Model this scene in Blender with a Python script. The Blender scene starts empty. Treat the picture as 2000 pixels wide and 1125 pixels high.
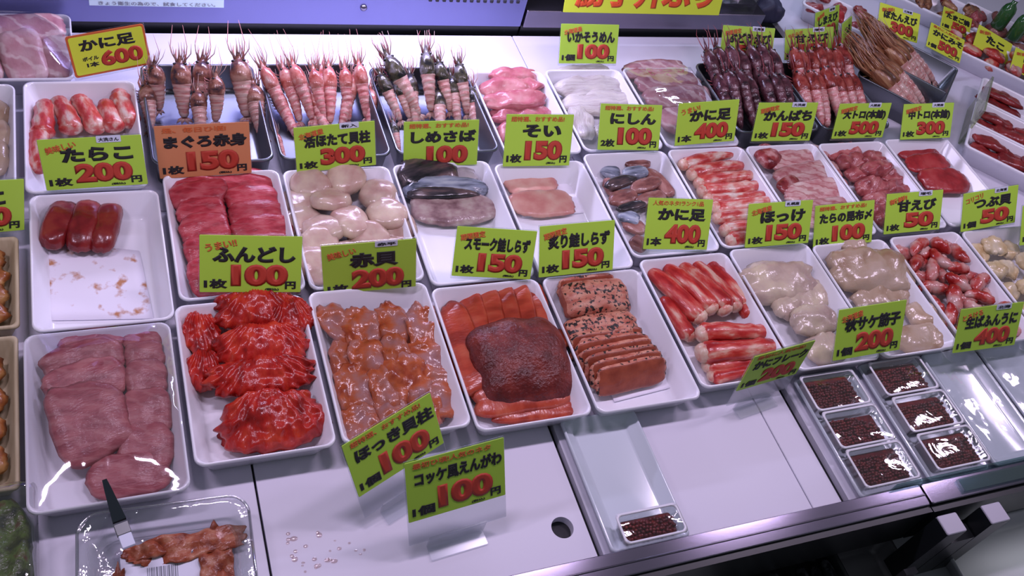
import bpy, bmesh, math, random
from mathutils import Vector, Matrix, Euler, noise

S = bpy.context.scene
COL = S.collection
PI = math.pi

# ------------------------------------------------------------------ camera
CP = Vector((0.11176, -0.74178, 0.97219))
FPX = 1853.0
RM = Matrix(((0.922585, -0.092662, 0.3745), (-0.307283, -0.763442, 0.568097), (0.233268, -0.639195, -0.732814)))  # columns: right, down, forward
cam_d = bpy.data.cameras.new('camera')
cam_d.sensor_width = 36.0
cam_d.lens = FPX / 2000.0 * 36.0
cam_d.clip_start = 0.02
cam = bpy.data.objects.new('camera', cam_d)
COL.objects.link(cam)
mw = Matrix.Identity(4)
for r in range(3):
    mw[r][0] = RM[r][0]; mw[r][1] = -RM[r][1]; mw[r][2] = -RM[r][2]; mw[r][3] = CP[r]
cam.matrix_world = mw
S.camera = cam

# ------------------------------------------------------------------ world, lamps, exposure
W = bpy.data.worlds.new('market_hall'); S.world = W; W.use_nodes = True
bg = W.node_tree.nodes['Background']
bg.inputs[0].default_value = (0.80, 0.86, 1.0, 1); bg.inputs[1].default_value = 0.15
S.view_settings.view_transform = 'Standard'
S.view_settings.look = 'None'
S.view_settings.gamma = 1.0
S.view_settings.exposure = 0.0
S.view_settings.use_curve_mapping = False

def lamp(name, loc, sx, sy, power, col, target=None, spread=None):
    d = bpy.data.lights.new(name, 'AREA'); d.shape = 'RECTANGLE'; d.size = sx; d.size_y = sy
    d.energy = power; d.color = col
    if spread: d.spread = math.radians(spread)
    o = bpy.data.objects.new(name, d); COL.objects.link(o); o.location = loc
    if target:
        o.rotation_euler = (Vector(target) - Vector(loc)).to_track_quat('-Z', 'Y').to_euler()
    return o
LC = (1.0, 0.81, 1.13)
for i, x in enumerate((-0.25, 0.28, 0.80, 1.32, 1.84)):
    lamp('counter_lamp', (x, -0.06, 0.80), 0.20, 0.05, 1.90, LC, (x, -0.06, 0))
lamp('shelf_lamp', (0.52, 0.56, 0.34), 0.55, 0.03, 3.6, (0.86, 0.78, 1.2), (0.52, 0.50, 0))
lamp('shelf_lamp', (1.45, 0.80, 0.45), 0.40, 0.03, 1.0, (0.78, 0.82, 1.2), (1.45, 0.66, 0))

lamp('lower_fill_light', (1.50, -.478, -.045), 0.60, 0.02, 0.22, (0.95, 0.92, 1.0), (1.50, -.60, -.13))  # added fill under the rail to brighten the lower shelf, no fitting modelled
lamp('lower_fill_light', (0.78, -.478, -.045), 0.36, 0.02, 0.05, (0.95, 0.92, 1.0), (0.78, -.58, -.13))  # second, dimmer added fill for the left part of the lower shelf

# ------------------------------------------------------------------ helpers
def px(u, v, z=0.0):
    """point on the level plane z that the photograph shows at pixel (u, v)"""
    d = RM @ Vector(((u - 1000.0) / FPX, (v - 562.5) / FPX, 1.0))
    t = (z - CP.z) / d.z
    return CP + d * t

def lin(c):
    c /= 255.0
    return c / 12.92 if c <= 0.04045 else ((c + 0.055) / 1.055) ** 2.4
def alb(r, g, b, k=0.62):
    """surface colour that reads as sRGB (r, g, b) under the lavender counter lamps"""
    return (min(.93, lin(r) / .80 * k), min(.93, lin(g) / .74 * k), min(.93, lin(b) / .90 * k), 1.0)

def mat(name, col, rough=0.5, metal=0.0, coat=0.0, sss=0.0, spec=0.5, emit=None):
    m = bpy.data.materials.new(name); m.use_nodes = True
    p = m.node_tree.nodes['Principled BSDF']
    p.inputs['Base Color'].default_value = col
    p.inputs['Roughness'].default_value = rough
    p.inputs['Metallic'].default_value = metal
    p.inputs['Coat Weight'].default_value = coat
    p.inputs['Coat Roughness'].default_value = 0.12
    p.inputs['Specular IOR Level'].default_value = spec
    if sss:
        p.inputs['Subsurface Weight'].default_value = sss
        p.inputs['Subsurface Radius'].default_value = (0.006, 0.002, 0.0015)
        p.inputs['Subsurface Scale'].default_value = 1.0
    return m

def nd(m, t, **kw):
    n = m.node_tree.nodes.new(t)
    for k, v in kw.items(): setattr(n, k, v)
    return n

def flesh(name, cols, scale=60, stretch=(1, 1, 1), rough=0.28, coat=0.25, bump=0.25, bscale=220, stripes=None, detail=3.0, pos=None, sss=0.0, pattern='NOISE'):
    """wet flesh: colour bands from a noise along stretched object axes, optional sinew stripes, fine bump"""
    m = mat(name, cols[0], rough + .05, 0, coat * .55, sss, .4)
    L = m.node_tree.links; p = m.node_tree.nodes['Principled BSDF']
    tc = nd(m, 'ShaderNodeTexCoord'); mp = nd(m, 'ShaderNodeMapping')
    mp.inputs['Scale'].default_value = stretch
    inf = nd(m, 'ShaderNodeObjectInfo')
    ad = nd(m, 'ShaderNodeVectorMath', operation='ADD')
    L.new(tc.outputs['Object'], mp.inputs[0]); L.new(mp.outputs[0], ad.inputs[0])
    L.new(inf.outputs['Random'], ad.inputs[1])
    nz = nd(m, 'ShaderNodeTexNoise'); nz.inputs['Scale'].default_value = scale; nz.inputs['Detail'].default_value = detail
    L.new(ad.outputs[0], nz.inputs['Vector'])
    cr = nd(m, 'ShaderNodeValToRGB')
    n = len(cols)
    e = cr.color_ramp.elements
    ps = pos or [0.32 + 0.36 * i / max(1, n - 1) for i in range(n)]
    while len(e) < n: e.new(0.5)
    for i in range(n): e[i].position = ps[i]; e[i].color = cols[i]
    L.new(nz.outputs['Fac'], cr.inputs[0])
    out = cr.outputs[0]
    if stripes:
        sc, scol, amt, dirn = stripes
        wv = nd(m, 'ShaderNodeTexWave', wave_type='BANDS', bands_direction=dirn)
        wv.inputs['Scale'].default_value = sc; wv.inputs['Distortion'].default_value = 7.0; wv.inputs['Detail'].default_value = 3; wv.inputs['Detail Scale'].default_value = 1.6
        L.new(ad.outputs[0], wv.inputs['Vector'])
        rp = nd(m, 'ShaderNodeValToRGB'); rp.color_ramp.elements[0].position = .72; rp.color_ramp.elements[1].position = .98
        rp.color_ramp.elements[1].color = (amt, amt, amt, 1)
        L.new(wv.outputs['Fac'], rp.inputs[0])
        mx = nd(m, 'ShaderNodeMix', data_type='RGBA'); mx.inputs['B'].default_value = scol
        L.new(rp.outputs[0], mx.inputs['Factor']); L.new(out, mx.inputs['A']); out = mx.outputs['Result']
    hs = nd(m, 'ShaderNodeHueSaturation')
    ma = nd(m, 'ShaderNodeMapRange'); ma.inputs['To Min'].default_value = .88; ma.inputs['To Max'].default_value = 1.1
    L.new(inf.outputs['Random'], ma.inputs[0]); L.new(ma.outputs[0], hs.inputs['Value']); L.new(out, hs.inputs['Color'])
    L.new(hs.outputs[0], p.inputs['Base Color'])
    if bump:
        n2 = nd(m, 'ShaderNodeTexNoise'); n2.inputs['Scale'].default_value = bscale; n2.inputs['Detail'].default_value = 2
        L.new(ad.outputs[0], n2.inputs['Vector'])
        b = nd(m, 'ShaderNodeBump'); b.inputs['Strength'].default_value = bump; b.inputs['Distance'].default_value = 0.002
        L.new(n2.outputs['Fac'], b.inputs['Height']); L.new(b.outputs[0], p.inputs['Normal']); L.new(b.outputs[0], p.inputs['Coat Normal'])
    return m

def clear(name, tint=(0.97, 0.98, 1.0, 1), gloss=0.10, rough=0.06, bump=0.0, bscale=18, haze=0.0):
    """thin clear plastic or glass: see-through with a fresnel-weighted sheen"""
    m = bpy.data.materials.new(name); m.use_nodes = True
    N = m.node_tree; N.nodes.clear(); L = N.links
    o = nd(m, 'ShaderNodeOutputMaterial'); tr = nd(m, 'ShaderNodeBsdfTransparent'); gl = nd(m, 'ShaderNodeBsdfGlossy')
    tr.inputs[0].default_value = tint; gl.inputs['Roughness'].default_value = rough
    lw = nd(m, 'ShaderNodeLayerWeight'); lw.inputs[0].default_value = 0.35
    mr = nd(m, 'ShaderNodeMapRange'); mr.inputs['To Min'].default_value = gloss; mr.inputs['To Max'].default_value = min(1, gloss + .6)
    mx = nd(m, 'ShaderNodeMixShader')
    L.new(lw.outputs['Facing'], mr.inputs[0]); L.new(mr.outputs[0], mx.inputs[0]); L.new(tr.outputs[0], mx.inputs[1]); L.new(gl.outputs[0], mx.inputs[2])
    last = mx
    if haze:
        df = nd(m, 'ShaderNodeBsdfDiffuse'); df.inputs[0].default_value = (.8, .8, .85, 1)
        m2 = nd(m, 'ShaderNodeMixShader'); m2.inputs[0].default_value = haze
        L.new(mx.outputs[0], m2.inputs[1]); L.new(df.outputs[0], m2.inputs[2]); last = m2
    L.new(last.outputs[0], o.inputs[0])
    if bump:
        tc = nd(m, 'ShaderNodeTexCoord'); nz = nd(m, 'ShaderNodeTexNoise'); nz.inputs['Scale'].default_value = bscale; nz.inputs['Detail'].default_value = 2.5
        nz.inputs['Distortion'].default_value = 1.2
        b = nd(m, 'ShaderNodeBump'); b.inputs['Strength'].default_value = bump; b.inputs['Distance'].default_value = .01
        L.new(tc.outputs['Object'], nz.inputs['Vector']); L.new(nz.outputs['Fac'], b.inputs['Height']); L.new(b.outputs[0], gl.inputs['Normal'])
    return m

def obj(name, bm, m=None, parent=None, smooth=True):
    me = bpy.data.meshes.new(name)
    if isinstance(bm, bpy.types.Mesh): me = bm
    else:
        bmesh.ops.recalc_face_normals(bm, faces=bm.faces)
        bm.to_mesh(me); bm.free()
    if m is not None:
        for x in (m if isinstance(m, (list, tuple)) else [m]): me.materials.append(x)
    if smooth:
        me.polygons.foreach_set('use_smooth', [True] * len(me.polygons))
    o = bpy.data.objects.new(name, me); COL.objects.link(o)
    if parent: o.parent = parent
    return o
def tag(o, label, cat, group=None, kind=None):
    o['label'] = label; o['category'] = cat
    if group: o['group'] = group
    if kind: o['kind'] = kind
    return o
def empty(name, label, cat, loc=(0, 0, 0), group=None):
    o = bpy.data.objects.new(name, None); COL.objects.link(o); o.location = loc; o.empty_display_size = .02
    return tag(o, label, cat, group)

def rrect(x0, x1, y0, y1, r, z, n=5):
    """rounded rectangle loop"""
    out = []
    r = max(r, .0002)
    for cx, cy, a0 in ((x1 - r, y1 - r, 0), (x0 + r, y1 - r, 90), (x0 + r, y0 + r, 180), (x1 - r, y0 + r, 270)):
        for i in range(n + 1):
            a = math.radians(a0 + 90.0 * i / n)
            out.append((cx + r * math.cos(a), cy + r * math.sin(a), z))
    return out
def loft(bm, loops, cap0=True, cap1=True, closed=True):
    vs = [[bm.verts.new(p) for p in l] for l in loops]
    n = len(vs[0])
    for a, b in zip(vs, vs[1:]):
        for i in range(n if closed else n - 1):
            j = (i + 1) % n
            bm.faces.new((a[i], a[j], b[j], b[i]))
    if cap0: bm.faces.new(vs[0][::-1])
    if cap1: bm.faces.new(vs[-1])
    return vs
def box(bm, x0, x1, y0, y1, z0, z1):
    loft(bm, [[(x0, y0, z0), (x1, y0, z0), (x1, y1, z0), (x0, y1, z0)], [(x0, y0, z1), (x1, y0, z1), (x1, y1, z1), (x0, y1, z1)]])
def rbox(bm, x0, x1, y0, y1, z0, z1, r=.004, b=.001):
    loft(bm, [rrect(x0 + b, x1 - b, y0 + b, y1 - b, r, z0), rrect(x0, x1, y0, y1, r, z0 + b), rrect(x0, x1, y0, y1, r, z1 - b), rrect(x0 + b, x1 - b, y0 + b, y1 - b, r, z1)])
def tube(bm, pts, rad, n=8, flat=1.0, up=Vector((0, 0, 1))):
    """swept tube; flat scales the section along the up side"""
    pts = [Vector(p) for p in pts]; loops = []
    for i, p in enumerate(pts):
        t = (pts[min(i + 1, len(pts) - 1)] - pts[max(i - 1, 0)]).normalized()
        s = t.cross(up)
        if s.length < 1e-4: s = t.cross(Vector((0, 1, 0)))
        s.normalize(); u = s.cross(t).normalized()
        r = rad[i] if isinstance(rad, (list, tuple)) else rad
        loops.append([p + s * r * math.cos(2 * PI * k / n) + u * r * flat * math.sin(2 * PI * k / n) for k in range(n)])
    loft(bm, loops)

# ------------------------------------------------------------------ materials
M = {}
M['white'] = mat('white_melamine', (.80, .80, .86, 1), .22, 0, .3)
M['deck'] = mat('white_deck_panel', (.64, .63, .72, 1), .42, 0, 0)
M['seam'] = mat('dark_gap', (.02, .02, .025, 1), .7)
M['steel'] = mat('brushed_steel', (.22, .20, .26, 1), .14, .95)
M['steel_tray'] = mat('tray_steel', (.20, .22, .25, 1), .32, .9)
M['steel_panel'] = mat('case_steel', (.19, .20, .42, 1), .30, .6)
M['black'] = mat('black_lacquer_and_shade', (.008, .010, .012, 1), .35)
M['dark'] = mat('dark_hall', (.010, .012, .016, 1), .9)
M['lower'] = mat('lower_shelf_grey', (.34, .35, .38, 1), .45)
M['acrylic'] = clear('clear_acrylic', (.93, .95, .96, 1), .04, .22)
M['film'] = clear('cling_film', (.97, .97, .98, 1), .045, .06, .30, 11)
M['film2'] = clear('loose_film', (.96, .97, .98, 1), .05, .08, .22, 14)
M['lid'] = clear('pack_lid_film', (.96, .97, .98, 1), .04, .05, .10, 30)
M['pack'] = clear('clear_pack', (.95, .96, .97, 1), .09, .05, .15, 40)
M['glass'] = clear('tinted_glass', (.70, .86, .86, 1), .10, .03)
M['dish'] = mat('glazed_grey_dish', (.60, .66, .72, 1), .12, 0, .5)
M['card'] = mat('lime_card', (.40, .66, .055, 1), .55)
M['card_y'] = mat('yellow_card', (.66, .80, .05, 1), .55)
M['card_o'] = mat('orange_card', (.62, .24, .10, 1), .6)
M['ink'] = mat('black_ink', (.012, .012, .014, 1), .6)
M['red'] = mat('red_ink', (.46, .042, .022, 1), .6)
M['red_f'] = mat('faded_red_ink', (.58, .13, .03, 1), .6)
M['grey_ink'] = mat('grey_ink', (.20, .22, .26, 1), .6)
M['sticker'] = mat('pale_sticker', (.62, .66, .78, 1), .4)
M['paper'] = mat('white_pad', (.84, .82, .90, 1), .8)

A = alb
F = {}
F['tuna'] = flesh('pink_tuna', [A(150, 62, 80), A(176, 88, 104), A(196, 112, 124)], 40, (1, 2.2, 1), stripes=(17, A(206, 140, 150), .35, 'DIAGONAL'), rough=.34, coat=.15)
F['tuna_red'] = flesh('red_tuna', [A(158, 34, 52), A(188, 56, 74), A(206, 92, 106)], 45, (1, 2.5, 1), stripes=(15, A(205, 110, 124), .28, 'DIAGONAL'), rough=.3)
F['roe_sac'] = flesh('dark_roe_sac', [A(106, 18, 26), A(136, 32, 38), A(150, 54, 46)], 40, rough=.22, coat=.5, bump=.12)
F['scallop'] = flesh('scallop_flesh', [A(196, 150, 150), A(212, 176, 174), A(226, 198, 190)], 35, rough=.2, coat=.6, bump=.12, sss=.1)
F['red_clam'] = flesh('dyed_red_flesh', [A(140, 12, 14), A(192, 34, 30), A(214, 66, 46)], 45, (1.5, .7, 1), rough=.24, coat=.4, bump=.4)
F['orange_clam'] = flesh('orange_clam_flesh', [A(150, 58, 34), A(188, 92, 58), A(178, 112, 108), A(172, 120, 130)], 34, rough=.2, coat=.5, bump=.25, pos=[.3, .45, .58, .7])
F['salmon'] = flesh('cured_salmon', [A(146, 44, 30), A(182, 66, 48), A(200, 96, 74)], 30, (1.6, .6, 1), rough=.24, coat=.35, bump=.2)
F['salmon_dark'] = flesh('dark_cured_salmon', [A(88, 18, 18), A(110, 28, 26), A(134, 46, 40)], 50, rough=.36, coat=.2, bump=.85, bscale=240)
F['sear_cut'] = flesh('salmon_cut_face', [A(140, 58, 44), A(170, 80, 60)], 60, rough=.35)
F['crab'] = flesh('crab_leg_red', [A(160, 22, 28), A(198, 48, 48), A(214, 100, 94), A(228, 176, 168)], 75, (.34, 1, 1), rough=.26, coat=.35, pos=[.34, .47, .56, .66], detail=5)
F['crab_pale'] = flesh('crab_leg_mottled', [A(190, 50, 54), A(214, 84, 84), A(228, 150, 148), A(236, 204, 204)], 85, (.45, 1, 1), rough=.26, coat=.35, pos=[.34, .46, .55, .66], detail=5)
F['crab_meat'] = flesh('crab_meat', [A(212, 120, 112), A(226, 176, 168), A(232, 202, 194)], 90, rough=.3)
F['squid'] = flesh('pale_squid', [A(188, 158, 160), A(208, 182, 178), A(222, 200, 186)], 28, rough=.2, coat=.5, bump=.2, sss=.08)
F['squid_tan'] = flesh('tan_fillet', [A(166, 128, 108), A(194, 164, 150), A(204, 176, 170)], 22, rough=.2, coat=.5, bump=.2, sss=.08)
F['prawn'] = flesh('peeled_prawn', [A(158, 22, 24), A(190, 62, 62), A(206, 130, 134), A(220, 176, 182)], 34, rough=.2, coat=.5, pos=[.38, .47, .56, .68])
F['whelk'] = flesh('whelk_flesh', [A(196, 160, 124), A(220, 192, 162), A(228, 208, 196)], 40, rough=.22, coat=.5)
F['fluke'] = flesh('pale_pink_fish', [A(206, 130, 132), A(222, 160, 158), A(230, 186, 182)], 30, rough=.3, coat=.2)
F['herring'] = flesh('herring_flesh', [A(112, 62, 66), A(158, 98, 98), A(184, 130, 132)], 70, (.5, 1.4, 1), rough=.25, coat=.4)
F['silver'] = flesh('silver_fish_skin', [A(62, 66, 86), A(160, 164, 200), A(206, 208, 236)], 55, (.4, 1.8, 1), rough=.16, coat=.6, bump=.1)
F['dark_skin'] = flesh('dark_fish_skin', [A(26, 26, 34), A(66, 56, 66), A(110, 84, 90)], 60, (.4, 1.6, 1), rough=.18, coat=.5, bump=.1)
F['amber'] = flesh('pink_white_fish', [A(190, 112, 124), A(216, 164, 174), A(226, 192, 198)], 34, (1, 2, 1), rough=.25, coat=.35, stripes=(20, A(170, 70, 82), .6, 'DIAGONAL'))
F['bloodline'] = flesh('dark_red_fish_end', [A(112, 24, 36), A(158, 60, 68), A(206, 150, 160)], 60, rough=.25, coat=.4)
F['deep_red'] = flesh('deep_red_fish', [A(112, 20, 28), A(142, 34, 40), A(164, 62, 66)], 40, rough=.3, coat=.3)
F['toro'] = flesh('chopped_tuna', [A(140, 56, 66), A(176, 84, 94), A(200, 122, 128)], 60, rough=.26, coat=.35, bump=.35)
F['lean'] = flesh('lean_red_tuna', [A(140, 26, 36), A(176, 42, 52), A(192, 70, 76)], 40, rough=.28, coat=.3)
F['pinkfish'] = flesh('bright_pink_fish', [A(176, 84, 104), A(200, 112, 130), A(214, 144, 156)], 40, rough=.25, coat=.4)
F['fatty'] = flesh('fatty_tuna', [A(168, 104, 128), A(196, 136, 154), A(212, 164, 180)], 30, stripes=(16, A(232, 200, 212), .7, 'DIAGONAL'), rough=.3, coat=.2)
F['noodle'] = flesh('squid_strands', [A(196, 178, 190), A(214, 200, 212), A(226, 212, 220)], 60, (.3, 3, 1), rough=.2, coat=.4, bump=.5)
F['sh_pale'] = flesh('pale_shrimp_shell', [A(196, 120, 124), A(218, 164, 168), A(228, 196, 200)], 90, (3.0, .6, .6), rough=.2, coat=.5, bump=.1)
F['sh_pink'] = flesh('pink_shrimp_shell', [A(200, 98, 108), A(222, 146, 154), A(230, 186, 192)], 90, (3.0, .6, .6), rough=.2, coat=.5, bump=.1)
F['hd_brown'] = flesh('brown_shrimp_head', [A(60, 44, 60), A(150, 92, 84), A(200, 150, 144)], 60, rough=.18, coat=.6, bump=.2)
F['hd_pink'] = flesh('orange_shrimp_head', [A(170, 76, 70), A(208, 122, 122), A(226, 176, 180)], 60, rough=.18, coat=.6, bump=.2)
F['hd_dark'] = flesh('olive_shrimp_head', [A(36, 34, 40), A(84, 76, 62), A(168, 160, 186)], 50, rough=.18, coat=.6, bump=.2, pos=[.35, .5, .72])  # pale lavender end of the ramp paints in a highlight
F['hd_purple'] = flesh('purple_shrimp_head', [A(44, 24, 36), A(92, 46, 62), A(130, 84, 100)], 70, rough=.2, coat=.5, bump=.4)
F['hd_red'] = flesh('deep_red_shrimp_head', [A(100, 30, 30), A(156, 54, 52), A(186, 96, 90)], 70, rough=.2, coat=.5, bump=.4)
F['hd_tan'] = flesh('tan_shrimp_head', [A(70, 36, 28), A(150, 90, 66), A(196, 146, 116)], 60, (.3, 2.5, 2.5), rough=.25, coat=.4, bump=.4)
F['wh_pink'] = mat('pink_feeler', A(214, 140, 146), .4)
F['wh_pale'] = mat('pale_feeler', A(214, 176, 182), .4)
F['wh_red'] = mat('red_feeler', A(160, 70, 84), .4)
F['wh_tan'] = mat('tan_feeler', A(168, 124, 92), .4)
F['eye'] = mat('black_eye', (.01, .01, .012, 1), .1, 0, .5)
F['brown_food'] = flesh('brown_stew', [A(110, 52, 26), A(164, 92, 48), A(196, 140, 90)], 60, rough=.3, coat=.4)
F['green_food'] = flesh('green_seaweed', [A(24, 32, 14), A(64, 70, 26), A(88, 108, 46), A(92, 60, 36)], 60, rough=.3, coat=.3, bump=.6, pos=[.3, .45, .58, .7])
F['paste'] = flesh('orange_brown_paste', [A(130, 52, 34), A(166, 80, 54), A(196, 130, 110)], 80, rough=.35, coat=.3, bump=.5)
F['roe'] = flesh('dark_red_roe', [A(84, 6, 22), A(112, 14, 30), A(140, 34, 34)], 120, rough=.28, coat=.15, bump=0)
F['mussel'] = flesh('black_shell', [A(12, 12, 18), A(40, 40, 52), A(110, 108, 124)], 60, rough=.2, coat=.4)
F['wood'] = flesh('cream_box', [A(196, 172, 150), A(212, 190, 170)], 30, (6, 1, 1), rough=.5, coat=0, bump=.05)
F['bottle'] = mat('green_bottle', (.03, .11, .03, 1), .12, 0, .4)

# seared top: pale pink with charred specks
def seared():
    m = flesh('seared_salmon_top', [A(180, 88, 74), A(206, 128, 114), A(216, 152, 136)], 60, (1, 2, 1), rough=.4, coat=.1, bump=.3)
    L = m.node_tree.links; p = m.node_tree.nodes['Principled BSDF']
    src = p.inputs['Base Color'].links[0].from_socket
    tc = nd(m, 'ShaderNodeTexCoord'); inf = nd(m, 'ShaderNodeObjectInfo'); ad = nd(m, 'ShaderNodeVectorMath', operation='ADD')
    L.new(tc.outputs['Object'], ad.inputs[0]); L.new(inf.outputs['Random'], ad.inputs[1])
    nz = nd(m, 'ShaderNodeTexNoise'); nz.inputs['Scale'].default_value = 190; nz.inputs['Detail'].default_value = 3
    n2 = nd(m, 'ShaderNodeTexNoise'); n2.inputs['Scale'].default_value = 40
    L.new(ad.outputs[0], nz.inputs['Vector']); L.new(ad.outputs[0], n2.inputs['Vector'])
    mu = nd(m, 'ShaderNodeMath', operation='MULTIPLY_ADD'); mu.inputs[1].default_value = .45
    L.new(n2.outputs['Fac'], mu.inputs[0]); L.new(nz.outputs['Fac'], mu.inputs[2])
    rp = nd(m, 'ShaderNodeValToRGB'); rp.color_ramp.elements[0].position = .76; rp.color_ramp.elements[1].position = .83
    L.new(mu.outputs[0], rp.inputs[0])
    mx = nd(m, 'ShaderNodeMix', data_type='RGBA'); mx.inputs['B'].default_value = A(34, 22, 22)
    L.new(rp.outputs[0], mx.inputs['Factor']); L.new(src, mx.inputs['A']); L.new(mx.outputs['Result'], p.inputs['Base Color'])
    return m
F['sear'] = seared()

# pad with orange stains of its own
def stained():
    m = mat('stained_pad', (.82, .80, .88, 1), .8)
    L = m.node_tree.links; p = m.node_tree.nodes['Principled BSDF']
    tc = nd(m, 'ShaderNodeTexCoord'); nz = nd(m, 'ShaderNodeTexNoise'); nz.inputs['Scale'].default_value = 48; nz.inputs['Detail'].default_value = 4
    L.new(tc.outputs['Object'], nz.inputs['Vector'])
    rp = nd(m, 'ShaderNodeValToRGB'); e = rp.color_ramp.elements
    e[0].position = .56; e[0].color = (.80, .78, .87, 1); e[1].position = .68; e[1].color = A(206, 140, 110)
    L.new(nz.outputs['Fac'], rp.inputs[0]); L.new(rp.outputs[0], p.inputs['Base Color'])
    return m
M['stained'] = stained()

# ------------------------------------------------------------------ setting
def struct(name, bm, m):
    o = obj(name, bm, m, None, False); o['kind'] = 'structure'; return o
bm = bmesh.new(); box(bm, -2, 5, -2, 4.2, -.90, -.88); struct('floor', bm, M['dark'])
bm = bmesh.new(); box(bm, -2, 5, 4.0, 4.1, -.88, 2.6); struct('wall_back', bm, M['dark'])

# the counter: body, front deck panels, hole
ctr = empty('display_counter', 'white flat-topped seafood display counter under all the trays', 'counter', (0.7, 0, 0))
def ck(name, bm, m, smooth=False):
    o = obj(name, bm, m, ctr, smooth); o.location = (-0.7, 0, 0); return o
YB, YF = .59, -.402
HX, HY, HR_ = .553, -.346, .0135
YM = .20
def deck(x0, x1, y0=YF, y1=.20, name='deck_panel'):
    bm = bmesh.new(); rbox(bm, x0, x1, y0, y1, -.012, 0, .0015, .0008); return ck(name, bm, M['deck'])
deck(-.60, .2212)
bm = bmesh.new()                                              # panel with a round hole
x0, x1 = .2238, .582; n = 72; lo, li = [], []
for i in range(n):
    a = 2 * PI * i / n; c, s = math.cos(a), math.sin(a); ts = []
    if c > 1e-6: ts.append((x1 - HX) / c)
    if c < -1e-6: ts.append((x0 - HX) / c)
    if s > 1e-6: ts.append((YM - HY) / s)
    if s < -1e-6: ts.append((YF - HY) / s)
    t = min(ts); lo.append([HX + c * t, HY + s * t]); li.append((HX + c * HR_, HY + s * HR_))
for cx in (x0, x1):
    for cy in (YF, YM):
        k = min(range(n), key=lambda i: (lo[i][0] - cx) ** 2 + (lo[i][1] - cy) ** 2); lo[k] = [cx, cy]
loft(bm, [[(p[0], p[1], -.012) for p in lo], [(p[0], p[1], 0) for p in lo], [(p[0], p[1], 0) for p in li], [(p[0], p[1], -.012) for p in li]], False, False)
ck('deck_panel', bm, M['deck'])
deck(.590, .889); deck(.8905, .936); deck(.948, 1.42); deck(-.60, .800, .2010, YB); deck(.8015, 1.42, .2010, YB); deck(1.4215, 2.3, YF, 1.3)
bm = bmesh.new(); box(bm, -.6, 2.3, YF, YB, -.05, -.0125); ck('under_tray', bm, M['seam'])
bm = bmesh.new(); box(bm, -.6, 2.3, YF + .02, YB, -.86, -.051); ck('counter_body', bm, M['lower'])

# front rail
rail = empty('front_rail', 'polished steel rail along the front edge of the counter', 'rail', (.3, -.415, 0))
def rk(name, bm, m, par=None, smooth=False):
    o = obj(name, bm, m, par or rail, smooth); o.location = -(par or rail).location + Vector((0, .0065, 0)); return o
bm = bmesh.new(); rbox(bm, -.6, 1.042, -.4325, -.403, .004, .024, .002, .001); rk('rail_bar', bm, M['steel'])
bm = bmesh.new(); rbox(bm, -.6, 1.042, -.4195, -.4175, .0238, .0255, .0008, .0004); rk('raised_rib', bm, M['steel'])
bm = bmesh.new(); box(bm, -.6, 1.042, -.441, -.4326, -.055, .020); rk('front_skirt', bm, M['black'])
rail2 = empty('glass_rail', 'teal glass edge strip on the rail at the right front', 'rail', (1.3, -.415, 0))
bm = bmesh.new(); rbox(bm, 1.044, 2.3, -.433, -.404, .004, .026, .002, .001); rk('rail_bar', bm, M['steel'], rail2)
bm = bmesh.new(); rbox(bm, 1.10, 2.3, -.428, -.410, .0262, .031, .001, .0006); rk('glass_strip', bm, M['glass'], rail2)
bm = bmesh.new(); box(bm, 1.044, 2.3, -.442, -.4335, -.055, .020); rk('front_skirt', bm, M['black'], rail2)
bm = bmesh.new(); rbox(bm, 1.0, 2.3, -.4025, -.4000, -.010, .034, .001, .0006); rk('glass_lip', bm, M['glass'], rail2)

# bracket posts under the rail
for i, (x, y, lab) in enumerate(((1.052, -.457, 'black steel post under the rail joint, left of two'), (1.128, -.457, 'black steel post under the rail joint, right of two'))):
    p = empty('support_post', lab, 'post', (x, y, -.88), 'posts under the rail joint')
    bm = bmesh.new(); box(bm, -.016, .016, -.013, .013, .001, .904); obj('post_shaft', bm, M['black'], p, False)
    bm = bmesh.new(); rbox(bm, -.016, .016, -.013, .013, .9045, .908, .002, .0008); obj('end_cap', bm, mat('grey_cap', (.50, .48, .56, 1), .35), p, False)
bm = bmesh.new(); box(bm, 1.070, 1.110, -.470, -.444, -.86, -.01); tag(obj('post_gap_dark', bm, M['black'], None, False), 'black filler standing for the dark space between the two rail posts', 'panel')  # solid black put in for the dark empty space between the posts
su = empty('slotted_upright', 'slotted steel shelf upright left of the rail posts', 'upright', (1.022, -.480, -.88))
bm = bmesh.new(); box(bm, -.010, .010, -.004, .004, 0, .83); obj('upright_strip', bm, mat('dark_steel', (.10, .10, .11, 1), .35, .8), su, False)
for k in range(9):
    bm = bmesh.new(); rbox(bm, -.006, .006, -.0055, -.0045, .80 - k * .022 - .012, .80 - k * .022, .0005, .0003); obj('slot', bm, M['black'] if k < 4 else mat('olive_slot', (.05, .055, .02, 1), .6), su, False)

# lower shelf in front of the rail
bm = bmesh.new(); box(bm, .40, 2.2, -1.1, -.4425, -.135, -.115); tag(obj('lower_shelf', bm, M['lower'], None, False), 'grey lower shelf in shade below the front rail', 'shelf')

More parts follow.
